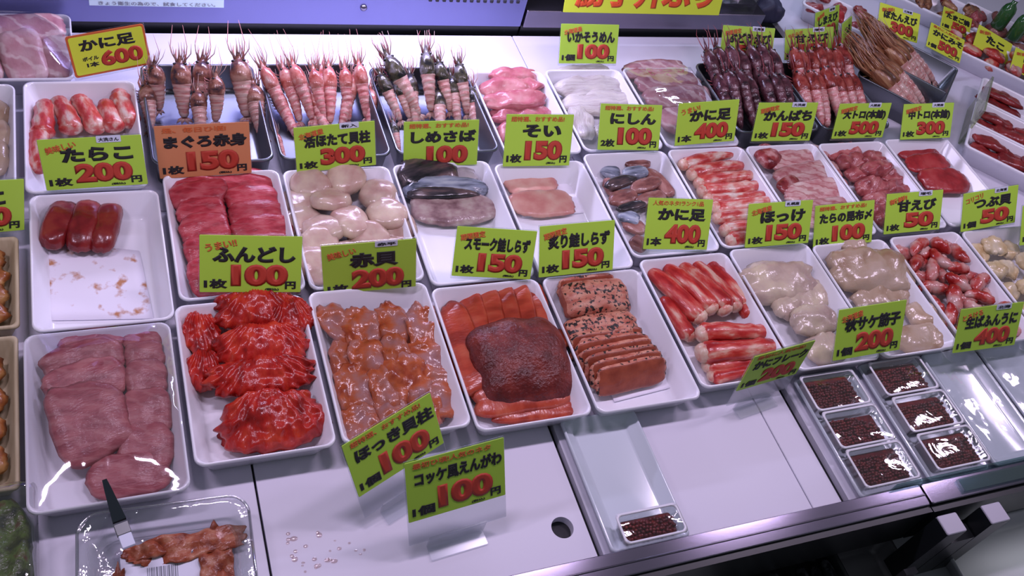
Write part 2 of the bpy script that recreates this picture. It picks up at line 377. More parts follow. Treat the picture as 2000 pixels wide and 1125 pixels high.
# back of the case
bk = empty('back_steel_panel', 'bluish stainless steel panel along the back of the counter', 'panel', (.2, .60, 0))
def kk(name, bm, m, smooth=False, par=bk):
    o = obj(name, bm, m, par, smooth); o.location = -par.location; return o
bm = bmesh.new(); box(bm, -.6, .815, .596, .640, .016, .40); kk('steel_face', bm, M['steel_panel'])
bm = bmesh.new(); box(bm, -.6, .815, .600, .640, -.012, .0155); kk('shadow_strip', bm, M['black'])  # black strip paints in the shadow under the steel edge
for x, z in ((.521, .050),):
    bm = bmesh.new(); loft(bm, [[(x + r * math.cos(a * PI / 8), y, z + r * math.sin(a * PI / 8)) for a in range(16)] for r, y in ((.006, .597), (.006, .594), (.003, .5915), (.001, .5912))]); kk('bolt', bm, M['steel'], True)
for k in range(14):
    x = .635 + k * .0125
    bm = bmesh.new(); rbox(bm, x - .003, x + .003, .5935, .597, .0655, .0705, .0015, .0003)
    kk('vent_hole', bm, M['seam'])
ld = empty('back_ledge', 'grey steel ledge behind the counter under the banner', 'ledge', (1.0, .62, 0))
bm = bmesh.new(); rbox(bm, .819, 1.338, .592, .80, .016, .052, .002, .001); kk('ledge_lip', bm, M['steel'], False, ld)
bm = bmesh.new(); box(bm, .819, 1.330, .600, .80, -.012, .0155); kk('shadow_strip', bm, M['black'], False, ld)  # same shadow continued in black below the ledge lip
bm = bmesh.new(); rbox(bm, -.098, .098, -.0006, .0006, 0, .07, .0002, .0001)
pn = obj('notice_sheet', bm, mat('pale_paper', (.66, .86, .90, 1), .7), None, False); pn.location = (.197, .5945, .0462)
tag(pn, 'pale notice sheet of grey print on the back steel panel', 'sign')

# ------------------------------------------------------------------ lettering (queued, converted in one pass)
TXT = []
def text(parent, name, s, x0, x1, y0, y1, m, bold=.035, rot=0, z=.0004, shear=0):
    TXT.append((parent, name, s, x0, x1, y0, y1, m, bold, rot, z, shear))
def flush_text():
    tmp = []
    for t in TXT:
        cu = bpy.data.curves.new('lettering', 'FONT'); cu.body = t[2]; cu.size = 1; cu.resolution_u = 4
        cu.bevel_depth = t[8]; cu.bevel_resolution = 0; cu.fill_mode = 'BOTH'; cu.shear = t[11]
        o = bpy.data.objects.new('lettering', cu); COL.objects.link(o); tmp.append(o)
    dg = bpy.context.evaluated_depsgraph_get(); dg.update()
    for o, (par, name, s, x0, x1, y0, y1, m, bold, rot, z, sh) in zip(tmp, TXT):
        me = bpy.data.meshes.new_from_object(o.evaluated_get(dg), depsgraph=dg)
        cu = o.data; bpy.data.objects.remove(o); bpy.data.curves.remove(cu)
        xs = [v.co.x for v in me.vertices]; ys = [v.co.y for v in me.vertices]
        if not xs: continue
        a, b, c, d = min(xs), max(xs), min(ys), max(ys)
        sx = (x1 - x0) / max(b - a, 1e-6); sy = (y1 - y0) / max(d - c, 1e-6)
        if rot: R_ = Matrix.Rotation(math.radians(rot), 3, 'Z')
        cx, cy = (x0 + x1) / 2, (y0 + y1) / 2
        for v in me.vertices:
            p = Vector(((v.co.x - (a + b) / 2) * sx, (v.co.y - (c + d) / 2) * sy, v.co.z / max(bold, .01) * .0002))
            if rot: p = R_ @ p
            v.co = (p.x + cx, p.y + cy, p.z + z)
        me.materials.clear()
        lo = obj(name, me, m, par, False)
        if name == 'notice_print': lo.rotation_euler = (PI / 2, 0, 0); lo.location = (0, -.0008, 0)

text(pn, 'notice_print', 'きょう衛生の為ので、試食してください。', -.085, .085, .0015, .0085, M['grey_ink'], .02)

# ------------------------------------------------------------------ price tags
POSE = {
'kani600':(0.124,0.441,0.043,10,14,5,0.105,0.062),'tarako':(0.090,0.199,0.051,-5,21,5,0.119,0.067),'maguro':(0.224,0.226,0.050,-2,13,3,0.118,0.066),
'hotate':(0.400,0.222,0.046,-3,16,6,0.111,0.065),'shimesaba':(0.556,0.230,0.045,-8,17,6,0.110,0.060),'soi':(0.705,0.214,0.047,-1,29,-1,0.110,0.071),
'somen':(0.886,0.451,0.045,-4,30,2,0.108,0.066),'nishin':(0.871,0.230,0.046,-4,35,0,0.108,0.072),'kaniC':(1.018,0.237,0.047,-5,24,6,0.110,0.071),
'budou':(1.215,0.451,0.045,-8,34,2,0.108,0.065),'amaebi100':(1.370,0.464,0.045,-4,35,6,0.110,0.056),'behind':(1.450,0.523,0.044,30,30,-7,0.107,0.061),
'edge':(1.482,0.494,0.043,46,28,-16,0.107,0.058),'botan':(1.653,0.547,0.042,-5,50,-10,0.105,0.056),'tobiko':(1.819,0.554,0.042,13,40,-21,0.107,0.044),
'kanimiso':(1.727,0.477,0.043,6,45,-23,0.107,0.051),'tako':(1.881,0.496,0.042,0,45,-23,0.107,0.035),'kanpachi':(1.171,0.235,0.047,-9,21,5,0.111,0.068),
'otoro':(1.340,0.236,0.045,-5,22,3,0.108,0.064),'chutoro':(1.494,0.227,0.045,-7,35,5,0.110,0.064),'fundoshi':(0.250,0.006,0.051,-7,27,0,0.118,0.073),
'akagai':(0.398,0.004,0.049,-7,11,7,0.117,0.065),'smoke':(0.562,-0.003,0.046,-9,31,-1,0.109,0.068),'aburi':(0.685,-0.011,0.047,-3,32,3,0.111,0.072),
'kaniB':(0.858,0.017,0.046,-4,36,-2,0.106,0.075),'hokke':(1.034,0.007,0.046,-7,32,5,0.110,0.068),'tara':(1.164,0.009,0.044,-6,35,6,0.109,0.058),
'amaebi50':(1.305,0.009,0.046,-6,36,5,0.110,0.066),'tsubu':(1.469,0.003,0.047,-7,33,10,0.111,0.066),'sujiko':(1.065,-0.208,0.048,-5,30,6,0.111,0.077),
'uni':(1.275,-0.227,0.047,-7,29,6,0.111,0.070),'flake':(0.885,-0.225,0.046,9,8,-4,0.111,0.064),'hokki':(0.374,-0.263,0.049,19,31,6,0.115,0.070),
'kokke':(0.422,-0.321,0.049,4,31,2,0.114,0.073),'takoL':(-0.047,0.138,0.044,15,15,-11,0.105,0.069),'farright':(1.930,0.422,0.041,-1,45,-20,0.106,0.035),
'edgeB':(1.570,-0.042,0.047,-10,37,9,0.111,0.068)}
OSU = '超特選、おすすめ品!'
# key: name, price, unit, slogan, straight?, sticker, low crop, label
TAGS = {
'kani600':('かに足','600','1本',None,0,None,0,'rounded yellow price tag with red border reading 600 above the crab claw tray'),
'tarako':('たらこ','200','1枚','美味しい',0,'大洗さん',0,'lime price tag reading 200 behind the dark roe sacs'),
'maguro':('まぐろ赤身','150','1枚','是、毎日ひ頃!',1,None,.15,'orange price tag reading 150 behind the red tuna tray'),
'hotate':('活ほたて貝柱','300','1枚','北海道産',0,'新入',.05,'lime price tag reading 300 behind the scallop tray'),
'shimesaba':('しめさば','100','1枚',OSU,1,None,.22,'lime price tag reading 100 behind the mackerel tray'),
'soi':('そい','150','1枚',OSU,1,None,.1,'lime price tag reading 150 behind the pale pink fish tray'),
'somen':('いかそうめん','100','1個','北海道産',0,None,0,'lime price tag reading 100 behind the squid strand tray'),
'nishin':('にしん','100','2枚',OSU,1,None,0,'lime price tag reading 100 behind the herring tray'),
'kaniC':('かに足','400','1本','うまい!',0,None,0,'lime price tag reading 400 in front of the film-wrapped back tray of pink slices'),
'budou':('ぶどうえび','500','1本','数量限定',0,'北海道',0,'lime price tag reading 500 behind the dark purple shrimp'),
'amaebi100':('甘えび','100','1本','やわらか',0,'増毛',0,'lime price tag reading 100 behind the deep red shrimp'),
'behind':('しまえび','100','1本','北海道',0,'新物',0,'lime price tag half hidden behind the tag reading 100 above the red shrimp'),
'edge':('つぶ','300','1本',None,0,None,0,'lime price tag turned almost edge-on left of the tan prawns'),
'botan':('ぼたんえび','300','1本','新鮮!',0,'北海道',.1,'yellow price tag reading 300 above the steel prawn tray'),
'tobiko':('たまご焼','50','1個','新鮮!',0,None,0,'yellow price tag reading 50 at the upper right beyond the steel tray'),
'kanimiso':('かにみそ','500','1個','最初に人気の品!',1,None,0,'slanted yellow price tag reading 500 at the corner of the steel prawn tray'),
'tako':('たこ','100','1枚','新鮮!',0,None,.4,'slanted yellow price tag standing among the far red seafood'),
'kanpachi':('かんぱち','150','1枚','期間限定',0,'大洗産',0,'lime price tag reading 150 behind the pink and white fish tray'),
'otoro':('大トロ(本鮪)','500','1枚','期間限定',0,'大間産',0,'lime price tag reading 500 behind the chopped tuna tray'),
'chutoro':('中トロ(本鮪)','300','1枚','期間限定',0,'大間産',0,'lime price tag reading 300 behind the lean red tuna tray'),
'fundoshi':('ふんどし','100','1枚','うまい!!',0,None,0,'lime price tag reading 100 behind the bright red clam fans'),
'akagai':('赤貝','200','1枚','美味しい',0,'赤平',.2,'lime price tag reading 200 behind the orange clam tray'),
'smoke':('スモーク鮭しらず','150','1枚','期間限定',0,None,0,'lime price tag reading 150 behind the cured salmon tray'),
'aburi':('炙り鮭しらず','150','1枚','期間限定',0,None,0,'lime price tag reading 150 behind the seared salmon tray'),
'kaniB':('かに足','400','1本','人気のネタ!ランク1品',1,None,0,'lime price tag reading 400 behind the front tray of red crab legs'),
'hokke':('ほっけ','150','1枚','北海道産',0,'札幌産',0,'lime price tag reading 150 in front of the mottled crab leg tray'),
'tara':('たらの昆布〆','100','1枚',OSU,1,None,.15,'lime price tag reading 100 behind the tan fillet tray'),
'amaebi50':('甘えび','50','1枚','新鮮!',0,'増毛',0,'lime price tag reading 50 behind the peeled prawn tray'),
'tsubu':('つぶ貝','50','1個','コリコリ',0,'北海道',0,'lime price tag reading 50 behind the whelk tray'),
'sujiko':('秋サケ筋子','200','1個','北海道産',0,None,0,'lime price tag reading 200 in front of the tan fillet tray'),
'uni':('生ばふんうに','400','1個','とろける',0,'北海',0,'lime price tag reading 400 in front of the peeled prawn tray'),
'flake':('かにフレーク','200','1個','最初に人気の品!',1,None,0,'tilted lime price tag reading 200 in front of the red crab leg tray'),
'hokki':('ほっき貝柱','100','1個',OSU,1,None,0,'tilted lime price tag reading 100 overlapping the orange clam tray front'),
'kokke':('コッケ風えんがわ','100','1個','最初ひ頃!人気のネタ',1,None,0,'lime price tag reading 100 standing frontmost on the bare deck'),
'takoL':('たこ','500','1枚',None,0,None,0,'lime price tag cut off by the left edge of the photo'),
'farright':('ほや','100','1枚','新鮮!',0,None,.3,'yellow price tag cut off by the right edge among far seafood'),
'edgeB':('ほたて','100','1枚',None,0,None,0,'lime price tag cut off by the right edge beside the whelk tray'),
}
def card_frame(q):
    x, y, z, yaw, lean, roll, w, h = q
    yaw, lean, roll = map(math.radians, (yaw, lean, roll))
    r = Vector((math.cos(yaw), math.sin(yaw), 0)); n = Vector((-math.sin(yaw), math.cos(yaw), 0))
    u = Vector((0, 0, 1)) * math.cos(lean) + n * math.sin(lean)
    X = r * math.cos(roll) + u * math.sin(roll); Y = u * math.cos(roll) - r * math.sin(roll); Z = X.cross(Y)
    m = Matrix.Identity(4)
    for i in range(3): m[i][0] = X[i]; m[i][1] = Y[i]; m[i][2] = Z[i]
    m[0][3], m[1][3], m[2][3] = x, y, z
    return m
for key, (nm, price, unit, slog, straight, stick, crop, lab) in TAGS.items():
    q = POSE[key]; w, h = q[6], q[7]
    t = empty('price_tag', lab, 'price tag', (0, 0, 0), 'price tags on the counter'); t.matrix_world = card_frame(q)
    H = h / (1 - crop)                                     # printed area goes on below where a rim hides it
    yb = h - H
    cm = M['card_o'] if key == 'maguro' else (M['card_y'] if key in ('botan', 'tobiko', 'kanimiso', 'tako', 'farright', 'kani600') else M['card'])
    bm = bmesh.new(); rbox(bm, -w / 2, w / 2, max(yb, -.012), h, -.0010, 0, .004 if key == 'kani600' else .0012, .0003)
    if key == 'kani600':
        obj('card_border', bm, M['red_f'], t, False)
        bm = bmesh.new(); rbox(bm, -w / 2 + .003, w / 2 - .003, .003, h - .003, 0.0001, .0003, .003, .0001)
    obj('card', bm, cm, t, False)
    X = lambda f: -w / 2 + f * w
    Yf = lambda f: yb + f * H
    lo = -.012
    def tx(name, s, a, b, c, d, m, bold=.035, rot=0, shear=0):
        if Yf(c) < lo: return
        text(t, name, s, X(a), X(b), Yf(c), Yf(d), m, bold, rot, .0005, shear)
    n = len(nm)
    if key == 'kani600':
        tx('item_name', nm, .14, .86, .58, .86, M['ink'], .05); tx('price_figure', price, .37, .92, .16, .54, M['red'], .06)
        tx('unit_text', 'ボイル', .14, .35, .36, .46, M['ink'], .05); tx('unit_text', unit, .18, .34, .20, .32, M['ink'], .05)
    else:
        wide = min(.92, .30 + .15 * n) if n > 2 else .58
        c0 = .54
        if straight:
            tx('slogan', slog, .07, .86 if len(slog) > 7 else .75, .86, .96, M['red_f'], .03)
            tx('item_name', nm, max(.06, c0 - wide / 2), min(.97, c0 + wide / 2), .56, .81, M['ink'], .06)
        else:
            if slog: tx('slogan', slog, .05, .36, .76, .90, M['red_f'], .04, 13)
            tx('item_name', nm, max(.10, c0 - wide / 2 + .03), min(.94, c0 + wide / 2 - .02), .53, .82, M['ink'], .06)
        p0 = .30 if len(price) == 3 else .34
        tx('price_figure', price, p0, .87, .11, .50, M['red'], .078)
        tx('unit_text', unit, .04, .27, .07, .24, M['ink'], .05)
        tx('yen_text', '円', .84, .95, .06, .20, M['ink'], .05)
        tx('tax_note', '(税込)', .64, .78, .03, .08, M['ink'], .04)
        if stick:
            bm = bmesh.new(); rbox(bm, X(.56), X(.80), h - .0075, h + .0012, .0002, .0007, .001, .0001); st = obj('sticker', bm, M['sticker'], t, False)
            text(st, 'sticker_text', stick, X(.58), X(.78), h - .0060, h - .0010, M['ink'], .04, 0, .0009)
    bm = bmesh.new(); rbox(bm, -w / 2 - .001, w / 2 + .001, -.004 if key not in ('kokke', 'hokki', 'flake') else -.030, h + .001, -.0030, -.0014, .001, .0003)
    obj('acrylic_back', bm, M['acrylic'], t, False)
    if key in ('kokke', 'hokki', 'flake'):
        mi = t.matrix_world.inverted()
        lw = .034
        bm = bmesh.new()
        a = t.matrix_world @ Vector((-lw, -.030, -.002)); b = t.matrix_world @ Vector((lw, -.030, -.002))
        fw = Vector((0, -1, 0)); fw = Vector((t.matrix_world[0][2], t.matrix_world[1][2], 0)).normalized()
        # foot: drops from the back plate to the deck and runs forward
        def P_(v, f, z): r = v + fw * f; return (r.x, r.y, z)
        loft(bm, [[mi @ Vector(P_(a, -.002, a.z + .002)), mi @ Vector(P_(b, -.002, b.z + .002)), mi @ Vector(P_(b, 0, b.z + .002)), mi @ Vector(P_(a, 0, a.z + .002))],
                  [mi @ Vector(P_(a, -.002, .001)), mi @ Vector(P_(b, -.002, .001)), mi @ Vector(P_(b, 0, .003)), mi @ Vector(P_(a, 0, .003))],
                  [mi @ Vector(P_(a, .016, .001)), mi @ Vector(P_(b, .016, .001)), mi @ Vector(P_(b, .016, .003)), mi @ Vector(P_(a, .016, .003))]])
        obj('acrylic_foot', bm, M['acrylic'], t, False)

# banner on the ledge
bn = empty('shop_banner', 'large yellow-green banner with orange lettering on the back ledge', 'banner', (0, 0, 0))
b0 = px(1100, 24, .053); b1 = px(1404, 30, .053); b1.z = b0.z; bw = (b1 - b0).length
bn.matrix_world = card_frame(((b0.x + b1.x) / 2, (b0.y + b1.y) / 2, .053, math.degrees(math.atan2(b1.y - b0.y, b1.x - b0.x)), 18, 0, bw, .12))
bm = bmesh.new(); rbox(bm, -bw / 2, bw / 2, 0, .12, -.002, 0, .001, .0003); obj('banner_board', bm, M['card_y'], bn, False)
text(bn, 'banner_lettering', '勝手丼ぶり', -bw * .44, bw * .44, .008, .070, mat('orange_red_ink', (.74, .09, .02, 1), .6), .06)

# ------------------------------------------------------------------ trays
def tray(name, x0, x1, y0, y1, label, m, cat='tray', h=.04, inset=.0150, r=.012, th=.004, group=None, rim=.0018, floor_m=None, parent_rot=None):
    cx, cy = (x0 + x1) / 2, (y0 + y1) / 2; a, b = (x1 - x0) / 2, (y1 - y0) / 2
    bm = bmesh.new()
    q = lambda i, z, rr: rrect(-a + i, a - i, -b + i, b - i, rr, z)
    loft(bm, [q(inset, .0006, r * .7), q(inset - .001, .0012, r * .8), q(.0030, h - .007, r), q(0, h - .0035, r), q(.0006, h - .0006, r), q(.002, h, r), q(rim + .0007, h - .0002, r), q(rim + .0022, h - .003, r),
              q(inset + .001, th + .005, r * .8), q(inset + .0035, th + .001, r * .7), q(inset + .007, th, r * .5)])
    o = obj(name, bm, m); o.location = (cx, cy, 0)
    tag(o, label, cat, group)
    return o
OX = .21675
TR = {}
def wt(key, x0, x1, y0, y1, label):
    x0, x1, y0, y1 = x0 * .75 - OX, x1 * .75 - OX, y0 * .75, y1 * .75
    TR[key] = (x0, x1, y0, y1)
    return tray('serving_tray', x0, x1, y0, y1, label, M['white'], group='white serving trays')
wt('A1', .289, .495, -.319, -.022, 'white tray of film-covered pink tuna at the left front')
wt('A2', .503, .706, -.286, .007, 'white tray holding bright red clam fans')
wt('A3', .714, .920, -.288, .009, 'white tray holding orange clam pieces')
wt('A4', .924, 1.128, -.302, -.008, 'white tray holding dark cured salmon')
wt('A5', 1.136, 1.339, -.304, -.008, 'white tray holding seared salmon with black specks')
wt('A6', 1.347, 1.549, -.287, .012, 'white tray holding red crab legs in the front row')
wt('A7', 1.556, 1.752, -.282, .017, 'white tray of pale pinkish squid in the front row')
wt('A8', 1.757, 1.952, -.283, .008, 'white tray of tan translucent fillets in the front row')
wt('A9', 1.966, 2.165, -.290, .010, 'white tray of red peeled prawns in the front row')
wt('A10', 2.174, 2.374, -.290, .008, 'white tray of cream whelk cut by the right edge')
wt('B1', .301, .504, -.018, .270, 'white tray with three dark roe sacs and a stained pad')
wt('B2', .513, .716, .016, .306, 'white tray holding red tuna slices')
wt('B3', .721, .924, .014, .302, 'white tray heaped with scallops')
wt('B4', .930, 1.130, -.002, .304, 'white tray holding striped mackerel fillets')
wt('B5', 1.137, 1.337, -.003, .292, 'white tray with two pale pink fish slices')
wt('B6', 1.343, 1.544, .019, .310, 'white tray holding silver herring strips')
wt('B7', 1.550, 1.749, .022, .312, 'white tray of mottled pink and white crab legs')
wt('B8', 1.754, 1.952, .024, .312, 'white tray of pink and white fish slices')
wt('B9', 1.957, 2.154, .024, .310, 'white tray of chopped dark pink tuna')
wt('B10', 2.160, 2.362, .024, .314, 'white tray with lean red tuna at its left side')
wt('C1', .296, .489, .276, .566, 'white tray of pink crab claw pieces at the back left')
wt('C0', .10, .284, .29, .56, 'white tray of tan seafood cut off by the left edge')
wt('C5', 1.175, 1.350, .315, .585, 'white tray of bright pink fish in the back row')
wt('C6', 1.356, 1.550, .318, .590, 'white tray of pale squid strands in the back row')
wt('C7', 1.558, 1.750, .318, .595, 'white tray of film-covered pink slices in the back row')
wt('D1', .02, .385, .572, .775, 'white tray of film-covered fatty tuna at the top left')
def st(key, x0, x1, y0, y1, label):
    TR[key] = (x0, x1, y0, y1)
    return tray('metal_tray', x0, x1, y0, y1, label, M['steel_tray'], h=.045, inset=.008, r=.014, th=.002, group='steel shrimp trays', rim=.002)
st('C2', .158, .318, .243, .455, 'steel tray holding large brown prawns')
st('C3', .326, .486, .243, .455, 'steel tray holding pink shrimp')
st('C4', .494, .656, .243, .445, 'steel tray holding dark-headed shrimp')
st('C8', 1.103, 1.277, .262, .452, 'steel tray holding dark purple shrimp')
st('C9', 1.284, 1.440, .262, .452, 'steel tray holding deep red shrimp')
def tp(key, u, v, z):
    x0, x1, y0, y1 = TR[key]
    return Vector((x0 + (x1 - x0) * u, y0 + (y1 - y0) * v, z))

# ------------------------------------------------------------------ food builders
SEED = [11]
def slab_bm(L, Wd, T, p=2.8, rag=.05, lump=.10, bend=0.0, cup=0.0, taper=0.0, ridge=None, N=0, seed=0, flatb=.55, wav=0, fold=0):
    """soft-edged slice: superellipse outline with ragged edge, lumpy top, flatter underside; face material 0 top, 1 sides"""
    bm = bmesh.new()
    nx = N or 18; ny = max(8, int(nx * .7))
    o = Vector((seed * 3.17, seed * 1.93, seed * .71))
    def pt(s, t, sgn, shrink=1.0):
        u, v = s * math.sqrt(1 - t * t / 2), t * math.sqrt(1 - s * s / 2)
        r = min(1.0, math.hypot(u, v)); a = math.atan2(v, u) if r > 1e-6 else 0.0
        c, sn = math.cos(a), math.sin(a)
        R_ = (abs(c) ** p + abs(sn) ** p) ** (-1 / p)
        R_ *= 1 + rag * (noise.noise(Vector((c * 2.2, sn * 2.2, 0)) + o) + .6 * noise.noise(Vector((c * 6, sn * 6, 3)) + o)) * r
        # pull sampling toward the edge so the rim stays round
        rr = r ** .8 * shrink
        xn, yn = c * R_ * rr, sn * R_ * rr
        x, y = xn * L / 2, yn * Wd / 2 * (1 - taper * xn)
        e = max(0.0, 1 - rr ** 4) ** .5
        z = sgn * T / 2 * e * (1 if sgn > 0 else flatb)
        q = noise.noise(Vector((x * 45, y * 45, 0)) + o) + .5 * noise.noise(Vector((x * 110, y * 110, 5)) + o)
        z += T * lump * q * (1 if sgn > 0 else .3) * 1.6
        if ridge and sgn > 0:
            k, am = ridge
            ang = math.atan2(x, Wd * .75 - y)
            h = math.sin(k * ang + 2.0 * noise.noise(Vector((x * 26, y * 26, 9)) + o))
            z += am * (1 - 2 * abs(h)) * (.55 + .45 * rr) * (1 if rr < .97 else .4)
        z += bend * (.33 - xn * xn) + cup * (.33 - yn * yn) + wav * math.sin(xn * 5 + seed)
        return (x, y, z)
    G = {}
    for sgn, sh in ((1, 1.0), (-1, .96)):
        G[sgn] = [[bm.verts.new(pt(i / nx * 2 - 1, j / ny * 2 - 1, sgn, sh)) for i in range(nx + 1)] for j in range(ny + 1)]
        for j in range(ny):
            for i in range(nx):
                q = (G[sgn][j][i], G[sgn][j][i + 1], G[sgn][j + 1][i + 1], G[sgn][j + 1][i])
                f = bm.faces.new(q if sgn > 0 else q[::-1])
                if sgn < 0 or i in (0, nx - 1) or j in (0, ny - 1): f.material_index = 1
    def loop(g): return g[0] + [g[j][nx] for j in range(1, ny + 1)] + g[ny][nx - 1::-1] + [g[j][0] for j in range(ny - 1, 0, -1)]
    a, b = loop(G[1]), loop(G[-1])
    for i in range(len(a)):
        k = (i + 1) % len(a); f = bm.faces.new((a[i], b[i], b[k], a[k])); f.material_index = 1
    return bm
def piece(name, p0, p1, Wd, T, m, label, cat, group, zc=None, tilt=10, pitch=0, floor=.0055, z_img=None, world=False, **kw):
    """one slice lying along the line between two photograph points (or world points)"""
    SEED[0] += 1
    zz = zc if zc is not None else floor + T * .55 + abs(math.sin(math.radians(tilt))) * Wd / 2
    a, b = (Vector(p0), Vector(p1)) if world else (px(p0[0], p0[1], zz), px(p1[0], p1[1], zz))
    L = (b - a).length
    two = isinstance(m, (list, tuple))
    bm = slab_bm(L, Wd, T, seed=SEED[0], **kw)
    if not two:
        for f in bm.faces: f.material_index = 0
    o = obj(name, bm, m)
    o.location = ((a.x + b.x) / 2, (a.y + b.y) / 2, zz)
    o.rotation_euler = Euler((math.radians(tilt), math.radians(-pitch), math.atan2(b.y - a.y, b.x - a.x)), 'XYZ')
    return tag(o, label, cat, group)
def heap(name, m, desc, cat, group, items, **dk):
    """items: (place, p0, p1, width, thickness, {overrides})"""
    for it in items:
        kw = dict(dk)
        if len(it) > 5: kw.update(it[5])
        mm = kw.pop('m', m); ds = kw.pop('desc', desc); nm = kw.pop('name', name)
        piece(nm, it[1], it[2], it[3], it[4], mm, ds + ', ' + it[0], cat, group, **kw)

# --- A1 film-covered pink tuna
heap('tuna_slice', F['tuna'], 'pink tuna slice under film', 'fish slice', 'tuna under film in the front left tray', [
 ('flat at the very front', (168, 938), (334, 916), .050, .012),
 ('top of the right column', (238, 668), (316, 655), .036, .014, dict(zc=.024)),
 ('second down the right column', (242, 702), (322, 690), .040, .014, dict(zc=.024)),
 ('third down the right column', (243, 745), (328, 735), .050, .014, dict(zc=.026)),
 ('fourth down the right column', (236, 812), (336, 800), .062, .014, dict(zc=.024)),
 ('lowest in the right column', (228, 878), (340, 872), .060, .012, dict(zc=.020)),
 ('rearmost of the left column', (118, 690), (240, 650), .040, .014, dict(zc=.026, tilt=16)),
 ('second of the left column', (84, 728), (242, 684), .050, .014, dict(zc=.028, tilt=16)),
 ('third of the left column', (86, 775), (244, 724), .055, .014, dict(zc=.030, tilt=16)),
 ('broad front one on the left', (96, 846), (250, 800), .096, .015, dict(zc=.031, tilt=12, taper=.12)),
], p=3.2, rag=.08)
# --- A2 red clam fans
heap('clam_fan', F['red_clam'], 'bright red ridged clam fan', 'shellfish', 'red clam fans in one tray', [
 ('at the left rear', (357, 660), (432, 650), .058, .024, dict(zc=.022)),
 ('at the left middle', (362, 725), (432, 722), .050, .024, dict(zc=.022)),
 ('topmost at the rear', (414, 610), (585, 598), .052, .026, dict(zc=.036, bend=.006)),
 ('at the right rear corner', (520, 626), (614, 614), .048, .024, dict(zc=.034)),
 ('second from the rear', (415, 682), (612, 668), .056, .026, dict(zc=.036, bend=.008)),
 ('third from the rear', (398, 748), (618, 722), .050, .026, dict(zc=.032, bend=-.006)),
 ('lone one in the front', (428, 838), (642, 808), .074, .032, dict(zc=.026, bend=.008)),
], p=2.2, rag=.17, lump=.12, ridge=(17, .0017), tilt=18, N=64)
piece('red_juice', (432, 864), (636, 806), .050, .003, F['red_clam'], 'pool of red juice at the front of the clam tray', 'juice', None, zc=.0065, tilt=0, rag=.12, p=2.6)
# --- A3 orange clam
heap('clam_piece', F['orange_clam'], 'orange-brown clam piece', 'shellfish', 'orange clam pieces in one tray', [
 ('at the left rear corner', (640, 655), (690, 625), 0.076, .014), ('rear row, left of centre', (665, 648), (742, 642), 0.068, .014, dict(zc=.024)),
 ('rear row, centre', (735, 642), (798, 632), 0.071, .014), ('rear row, right', (790, 650), (862, 642), 0.081, .014, dict(zc=.024)),
 ('second row, far left', (642, 712), (700, 706), 0.059, .014), ('second row, left', (680, 708), (752, 702), 0.061, .014, dict(zc=.026)),
 ('second row, centre', (742, 690), (800, 684), 0.056, .014, dict(zc=.026)), ('second row, right', (795, 708), (872, 700), 0.066, .014),
 ('third row, left', (654, 770), (732, 760), 0.073, .014), ('third row, centre', (724, 775), (778, 765), 0.076, .014, dict(zc=.024)),
 ('third row, right', (752, 742), (838, 726), 0.071, .014, dict(zc=.028)), ('long one at the right edge', (868, 818), (842, 700), 0.056, .014),
 ('front row, left', (668, 838), (742, 826), 0.061, .014), ('front row, centre', (735, 822), (812, 808), 0.061, .014), ('front row, right', (800, 800), (862, 790), 0.061, .014),
], p=3.0, rag=.15, lump=.42, tilt=12, cup=.004, N=24)
# --- A4 cured salmon
heap('salmon_slice', F['salmon'], 'long orange salmon slice', 'fish slice', 'cured salmon in one tray', [
 ('far left of the rear fan', (930, 770), (878, 590), .044, .014), ('second from left in the rear fan', (948, 740), (908, 568), .044, .014, dict(zc=.019)),
 ('third from left in the rear fan', (972, 720), (942, 560), .044, .014, dict(zc=.022)), ('third from right in the rear fan', (1000, 712), (975, 556), .044, .014, dict(zc=.024)),
 ('second from right in the rear fan', (1030, 708), (1006, 554), .044, .014, dict(zc=.025)), ('far right of the rear fan', (1056, 704), (1034, 556), .042, .014, dict(zc=.022)),
 ('small one at the right of the dome', (1068, 668), (1110, 655), .044, .012, dict(zc=.022)),
 ('frontmost flat one', (958, 812), (1122, 796), .030, .012, dict(tilt=8)), ('curved in front of the dome', (926, 786), (1116, 760), .050, .015, dict(zc=.020, bend=.006, tilt=10)),
], p=3.4, rag=.07, tilt=-24)
piece('salmon_fillet', (926, 718), (1112, 694), .122, .034, F['salmon_dark'], 'dark netted dome of cured salmon on top of the slices', 'fish fillet', 'cured salmon in one tray', zc=.033, tilt=12, p=4.2, rag=.07, lump=.06, bend=.010, cup=.012, N=30)
# --- A5 seared salmon
SE = [F['sear'], F['sear_cut']]
SR = [F['sear_cut'], F['sear']]
piece('seared_block', (1096, 592), (1226, 578), .058, .034, SE, 'thick seared salmon block at the rear of the tray, brown cut face in front', 'fish block', 'seared salmon in one tray', zc=.029, tilt=10, p=5.5, rag=.04, lump=.05, flatb=.9, N=26)
piece('seared_slice', (1088, 566), (1200, 552), .034, .010, SR, 'thin seared slice leaning behind the thick rear salmon block', 'fish slice', 'seared salmon in one tray', zc=.026, tilt=62, p=4, rag=.06)
piece('seared_block', (1104, 660), (1246, 636), .050, .032, SE, 'charred seared salmon block in the middle of the tray', 'fish block', 'seared salmon in one tray', zc=.028, tilt=8, p=5, rag=.05, lump=.06, flatb=.9, N=26)
nf = ('rearmost', 'second from the rear', 'third from the rear', 'third from the front', 'second from the front', 'frontmost, brown cut face showing')
for i in range(6):
    t = i / 5
    piece('seared_slice', (1112 + 50 * t, 684 + 66 * t), (1256 + 46 * t, 660 + 58 * t), .042, .0115, SR, 'seared salmon slice standing in the front row, ' + nf[i], 'fish slice', 'seared salmon in one tray', zc=.027, tilt=52, p=4.5, rag=.06, lump=.05)
